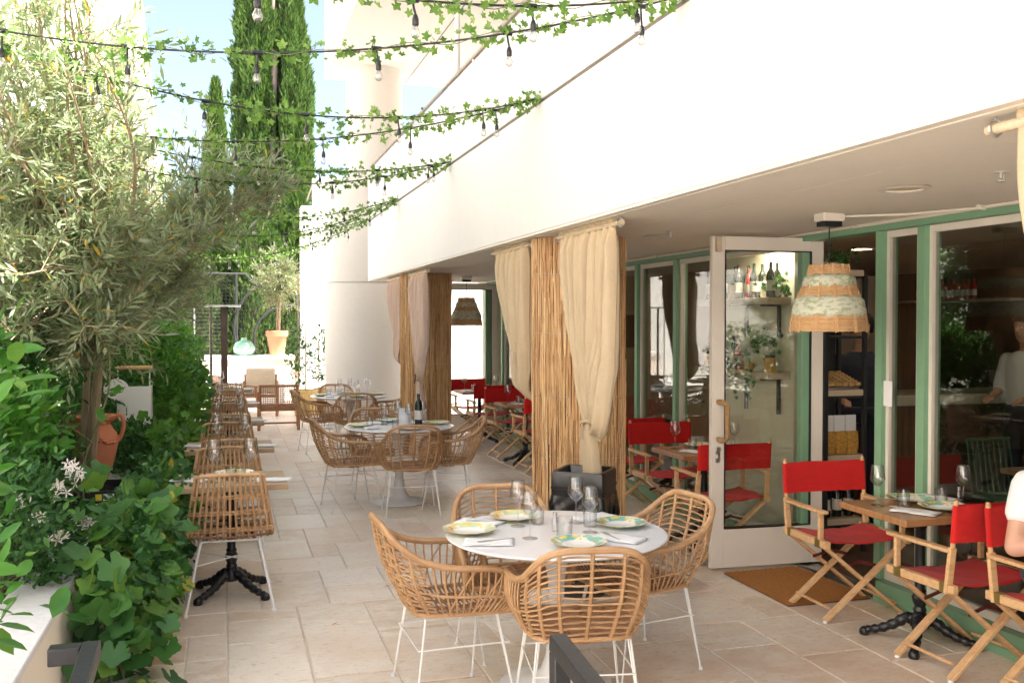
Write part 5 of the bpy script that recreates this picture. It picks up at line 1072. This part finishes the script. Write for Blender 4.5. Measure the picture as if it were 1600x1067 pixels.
for i in range(3):
    t = thing('pasta_bag', ['pasta bag with white top on the rack, next to the door frame','pasta bag with white top, middle of three on the rack','pasta bag with white top on the rack, deepest inside'][i], 'bag', (4.36+.10*i,6.26,.748), 0, 'bags of pasta on the rack')
    part(lambda m: loft(m, [[(x*.9,y*.6,.0) for x,y,_ in sq(.048,0,n=24)],[(x,y*.8,.08) for x,y,_ in sq(.05,0,n=24)],[(x*.95,y*.7,.17) for x,y,_ in sq(.048,0,n=24)]]), 'pasta', 'amber', t); part(lambda m: m.box((-.045,-.008,.17),(.045,.008,.29)), 'paper_top', 'paper', t)
for i in range(3): BB.put((4.36+.1*i,6.28,.268), 0, ['dark bottle on the lowest rack shelf by the frame','dark bottle on the lowest rack shelf, middle','dark bottle on the lowest rack shelf, inner side'][i], 'dark bottles on the rack')
pot_ivy((4.45,6.33,2.137), 'dark trailing plant on top of the black rack', 1, 80)
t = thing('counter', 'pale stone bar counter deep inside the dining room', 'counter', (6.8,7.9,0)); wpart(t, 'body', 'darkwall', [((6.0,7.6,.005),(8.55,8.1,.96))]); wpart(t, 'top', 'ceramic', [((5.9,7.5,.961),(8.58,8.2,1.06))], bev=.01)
t = thing('back_shelf', 'long wooden back shelf carrying a row of red bottles', 'shelf', (8.4,9.6,2.0)); wpart(t, 'board', 'palewood', [((8.3,8.6,1.98),(8.59,10.6,2.01))]); 
for i in range(12): BR.put((8.42,9.25+.085*i,2.0112), 0, 'red bottle in the row on the back shelf behind the window pane', 'red bottles in a row on the back shelf')
t = thing('copper_pendant', 'copper pendant lamp hanging inside, seen through the doorway', 'pendant lamp', (5.35,7.6,2.37)); part(lambda m: m.tube([(0,0,0),(0,0,-.42)], .004, 6), 'cord', 'cable', t); part(lambda m: m.lathe([(.02,-.42),(.035,-.47),(.10,-.56),(.12,-.66),(.115,-.66),(.03,-.48)], 28), 'shade', 'copper', t)
bistro((5.5,5.0,0.004), 'wooden dining table inside behind the big window pane', .8, .7, 'tabletop'); bistro((5.0,3.3,0.004), 'wooden dining table inside behind the seated diner', .8, .7, 'tabletop')
def cafe():
    t = thing('cafe_chair', 'x', 'chair')
    part(lambda m: m.box((-.21,-.20,.44),(.21,.22,.47)), 'seat', 'darkgreen', t, bev=.01); part(lambda m: [m.tube([(x,-.20,.47),(x*.95,-.27,.86)], .008, 6) for x in np.linspace(-.2,.2,9)] and m.tube([(-.2,-.27,.86),(.2,-.27,.86)], .013, 8), 'backrest', 'darkgreen', t)
    for sx in (-1, 1):
        for sy in (-1, 1): part(lambda m: m.tube([(sx*.17,sy*.16,.44),(sx*.21,sy*.22,0)], .012, 8), 'leg', 'meshblack', t)
    return t
CF = Kind(cafe()); gc = 'green cafe chairs inside the dining room'
CF.put((5.5,5.62,.004), PI, 'green slatted cafe chair behind the inner dining table', gc); CF.put((6.1,5.0,.004), PI/2, 'green slatted cafe chair at the end of the inner dining table', gc); CF.put((5.0,3.95,.004), PI, 'green slatted cafe chair behind the diner inside the window', gc)
DIR.put((5.05,4.35,.004), R(10), 'red director chair standing inside the dining room behind the glass', 'red director chairs inside')
t = thing('wall_picture', 'small framed dark picture on the tan interior wall', 'picture', (4.9,11.18,1.62)); wpart(t, 'frame', 'palewood', [((4.72,11.15,1.35),(5.1,11.185,1.9))]); wpart(t, 'picture', 'darkwall', [((4.78,11.144,1.42),(5.04,11.149,1.83))])
t = thing('sign_plate', 'small blank white plate fixed to the narrow window pane by the doorway', 'sign', (3.96,5.06,1.3)); part(lambda m: m.box((-.012,-.045,-.08),(.0,.045,.08)), 'plate', 'paper', t, bev=.008)

# ================================================================ PEOPLE
def person(label, loc, rz, seated, shirt, vox=.011, sleeve=.5):
    t = thing('person', label, 'person', loc, rz); J = {}
    if seated: hip, kn, an, H = .55, ((.11,.42,.52),(.13,.46,.10)), None, -.30
    else: H = .12+.0; 
    hz = .55 if seated else .95; y0 = -.08 if seated else 0
    body = MB()
    def seg(m, pts, rs, n=14):
        m.tube(sm(pts, 4), list(np.interp(np.linspace(0, len(pts)-1, (len(pts)-1)*4+1), range(len(pts)), rs)), n)
        for p, r in ((pts[0], rs[0]), (pts[-1], rs[-1])): m.lathe([(.0001,-r),(r*.7,-r*.7),(r,0),(r*.7,r*.7),(.0001,r)], 12, at=p)
    S_ = hz+.50; 
    def torso(m, g):
        rings = []
        for z, rx, ry, yo in ((hz-.09,.13,.10,0),(hz-.02,.165,.115,0),(hz+.10,.145,.10,.0),(hz+.25,.165,.11,-.01),(hz+.40,.185,.115,-.02),(hz+.48,.165,.09,-.02),(hz+.53,.08,.06,-.015)):
            rings.append([((rx+g)*math.cos(a), y0+yo+(ry+g)*math.sin(a), z) for a in np.linspace(0, 2*PI, 28, endpoint=False)])
        n = 28; V = [p for r_ in rings for p in r_]; m.add(V, [(i*n+k, i*n+(k+1) % n, (i+1)*n+(k+1) % n, (i+1)*n+k) for i in range(len(rings)-1) for k in range(n)]+[tuple(range(n-1,-1,-1)), tuple((len(rings)-1)*n+k for k in range(n))])
    torso(body, 0); nz = hz+.50
    seg(body, [(0,y0-.02,nz),(0,y0,nz+.13)], [.058,.052])
    hc = (0, y0+.025, nz+.235); hm = [(.0001,-.125),(.045,-.115),(.062,-.08),(.072,-.02),(.078,.04),(.070,.085),(.045,.112),(.0001,.122)]
    n0 = len(body.v); body.lathe(hm, 22, at=hc, wob=lambda a, i: 1+.17*abs(math.sin(a))**1.5)
    seg(body, [(0,hc[1]+.085,hc[2]+.02),(0,hc[1]+.108,hc[2]-.022)], [.009,.014]); seg(body, [(-.022,hc[1]+.083,hc[2]-.062),(.022,hc[1]+.083,hc[2]-.062)], [.008,.008]); seg(body, [(-.03,hc[1]+.078,hc[2]+.028),(.03,hc[1]+.078,hc[2]+.028)], [.012,.012])
    for s in (-1, 1): seg(body, [(s*.078,hc[1]-.005,hc[2]+.015),(s*.080,hc[1]-.003,hc[2]-.03)], [.014,.009])
    arms = {}
    for s in (-1, 1):
        sh_ = (s*.185, y0-.02, hz+.45)
        if seated: el, wr_ = (s*.315, y0+.03, .725), (s*.20, y0+.27, .80)
        else: el, wr_ = (s*.25, y0-.0, hz+.17), (s*.18, y0+.22, hz+.12)
        seg(body, [sh_, tuple(lerp(a, b, .5) for a, b in zip(sh_, el)), el], [.058,.050,.040]); seg(body, [el, tuple(lerp(a, b, .4) for a, b in zip(el, wr_)), wr_], [.041,.040,.026])
        d = (Vector(wr_)-Vector(el)).normalized(); w_ = Vector(wr_); up = Vector((0,0,1)); lat = d.cross(up).normalized(); seg(body, [wr_, tuple(w_+d*.05), tuple(w_+d*.085)], [.024,.032,.030])
        for k, L in enumerate((.062,.072,.068,.052)):
            b0 = w_+d*.09+lat*(-.030+.020*k); seg(body, [tuple(b0), tuple(b0+d*L*.55-up*.006), tuple(b0+d*L*.85-up*.024)], [.0095,.0085,.0075], 8)
        b0 = w_+d*.04-lat*s*.03; seg(body, [tuple(b0), tuple(b0-lat*s*.018+d*.035), tuple(b0-lat*s*.016+d*.06-up*.008)], [.012,.010,.0085], 8)
        arms[s] = (sh_, el)
        if seated: L_ = [(s*.10,y0+.02,.55),(s*.12,y0+.44,.53),(s*.13,y0+.46,.09)]
        else: L_ = [(s*.095,y0,hz),(s*.10,y0+.02,.50),(s*.105,y0-.01,.08)]
        seg(body, [L_[0], tuple(lerp(a, b, .5) for a, b in zip(L_[0], L_[1])), L_[1]], [.085,.075,.055]); seg(body, [L_[1], tuple(lerp(a, b, .4) for a, b in zip(L_[1], L_[2])), L_[2]], [.055,.052,.036])
        f = L_[2]; seg(body, [(f[0],f[1]-.03,.045),(f[0],f[1]+.08,.035),(f[0]+s*.01,f[1]+.17,.028)], [.036,.036,.026]); arms[(s, 'leg')] = L_
    def fuse(o, v, it=4):
        r_ = o.modifiers.new('fuse', 'REMESH'); r_.mode = 'VOXEL'; r_.voxel_size = v; r_.use_smooth_shade = True
        q = o.modifiers.new('soft', 'SMOOTH'); q.iterations = it; q.factor = .5
    o = body.build('body', 'skin', t, angle=180); fuse(o, vox, 2)
    m = MB(); torso(m, .014)
    for s in (-1, 1):
        a, b = arms[s]; e = tuple(lerp(p, q, sleeve) for p, q in zip(a, b)); mid = tuple(lerp(p, q, sleeve*.5) for p, q in zip(a, b)); seg(m, [a, mid, e], [.072,.072,.070])
    o = m.build('shirt', shirt, t, angle=180); fuse(o, .011, 6)
    m = MB()
    for s in (-1, 1):
        L_ = arms[(s, 'leg')]; seg(m, [L_[0], L_[1]], [.098,.072]); seg(m, [L_[1], L_[2]], [.070,.055])
    m.lathe([(.0001,-.09),(.13,-.08),(.175,0),(.165,.05),(.0001,.06)], 24, at=(0,y0,hz)); o = m.build('trousers', 'denim', t, angle=180); fuse(o, .012, 5)
    m = MB(); m.lathe([(.086,-.04),(.092,.02),(.088,.08),(.06,.125),(.0001,.135)], 26, at=(0,hc[1]-.016,hc[2]), wob=lambda a, i: (1.1+.10*abs(math.sin(a)))*(.80 if math.sin(a) > .5 and i < 2 else 1)); o = m.build('hair', 'hair', t, angle=180, thick=.008)
    for s in (-1, 1):
        m = MB(); m.lathe([(.0001,-.011),(.008,-.008),(.011,0),(.008,.008),(.0001,.011)], 12, at=(s*.030,hc[1]+.077,hc[2]+.008)); m.build('eye', 'paper', t)
        m = MB(); m.lathe([(.0001,-.005),(.005,0),(.0001,.005)], 10, at=(s*.030,hc[1]+.087,hc[2]+.008)); m.build('iris', 'hair', t)
        m = MB(); f = arms[(s, 'leg')][2]; seg(m, [(f[0],f[1]-.03,.05),(f[0],f[1]+.08,.045),(f[0]+s*.01,f[1]+.18,.038)], [.046,.046,.034]); o = m.build('shoe', 'blackplastic', t, angle=180); fuse(o, .01, 3)
    return t
person('person in a white short sleeved shirt seated on the red chair, elbow on the armrest', (3.73,3.45,0), R(181), True, 'shirt', .009, .48)
person('person in a white shirt standing inside behind the big window pane', (6.85,6.9,.004), R(100), False, 'shirt', .009, .9)
person('person in a dark top standing in the dim doorway behind the rack', (5.35,7.2,.004), R(150), False, 'navy', .014, .6)
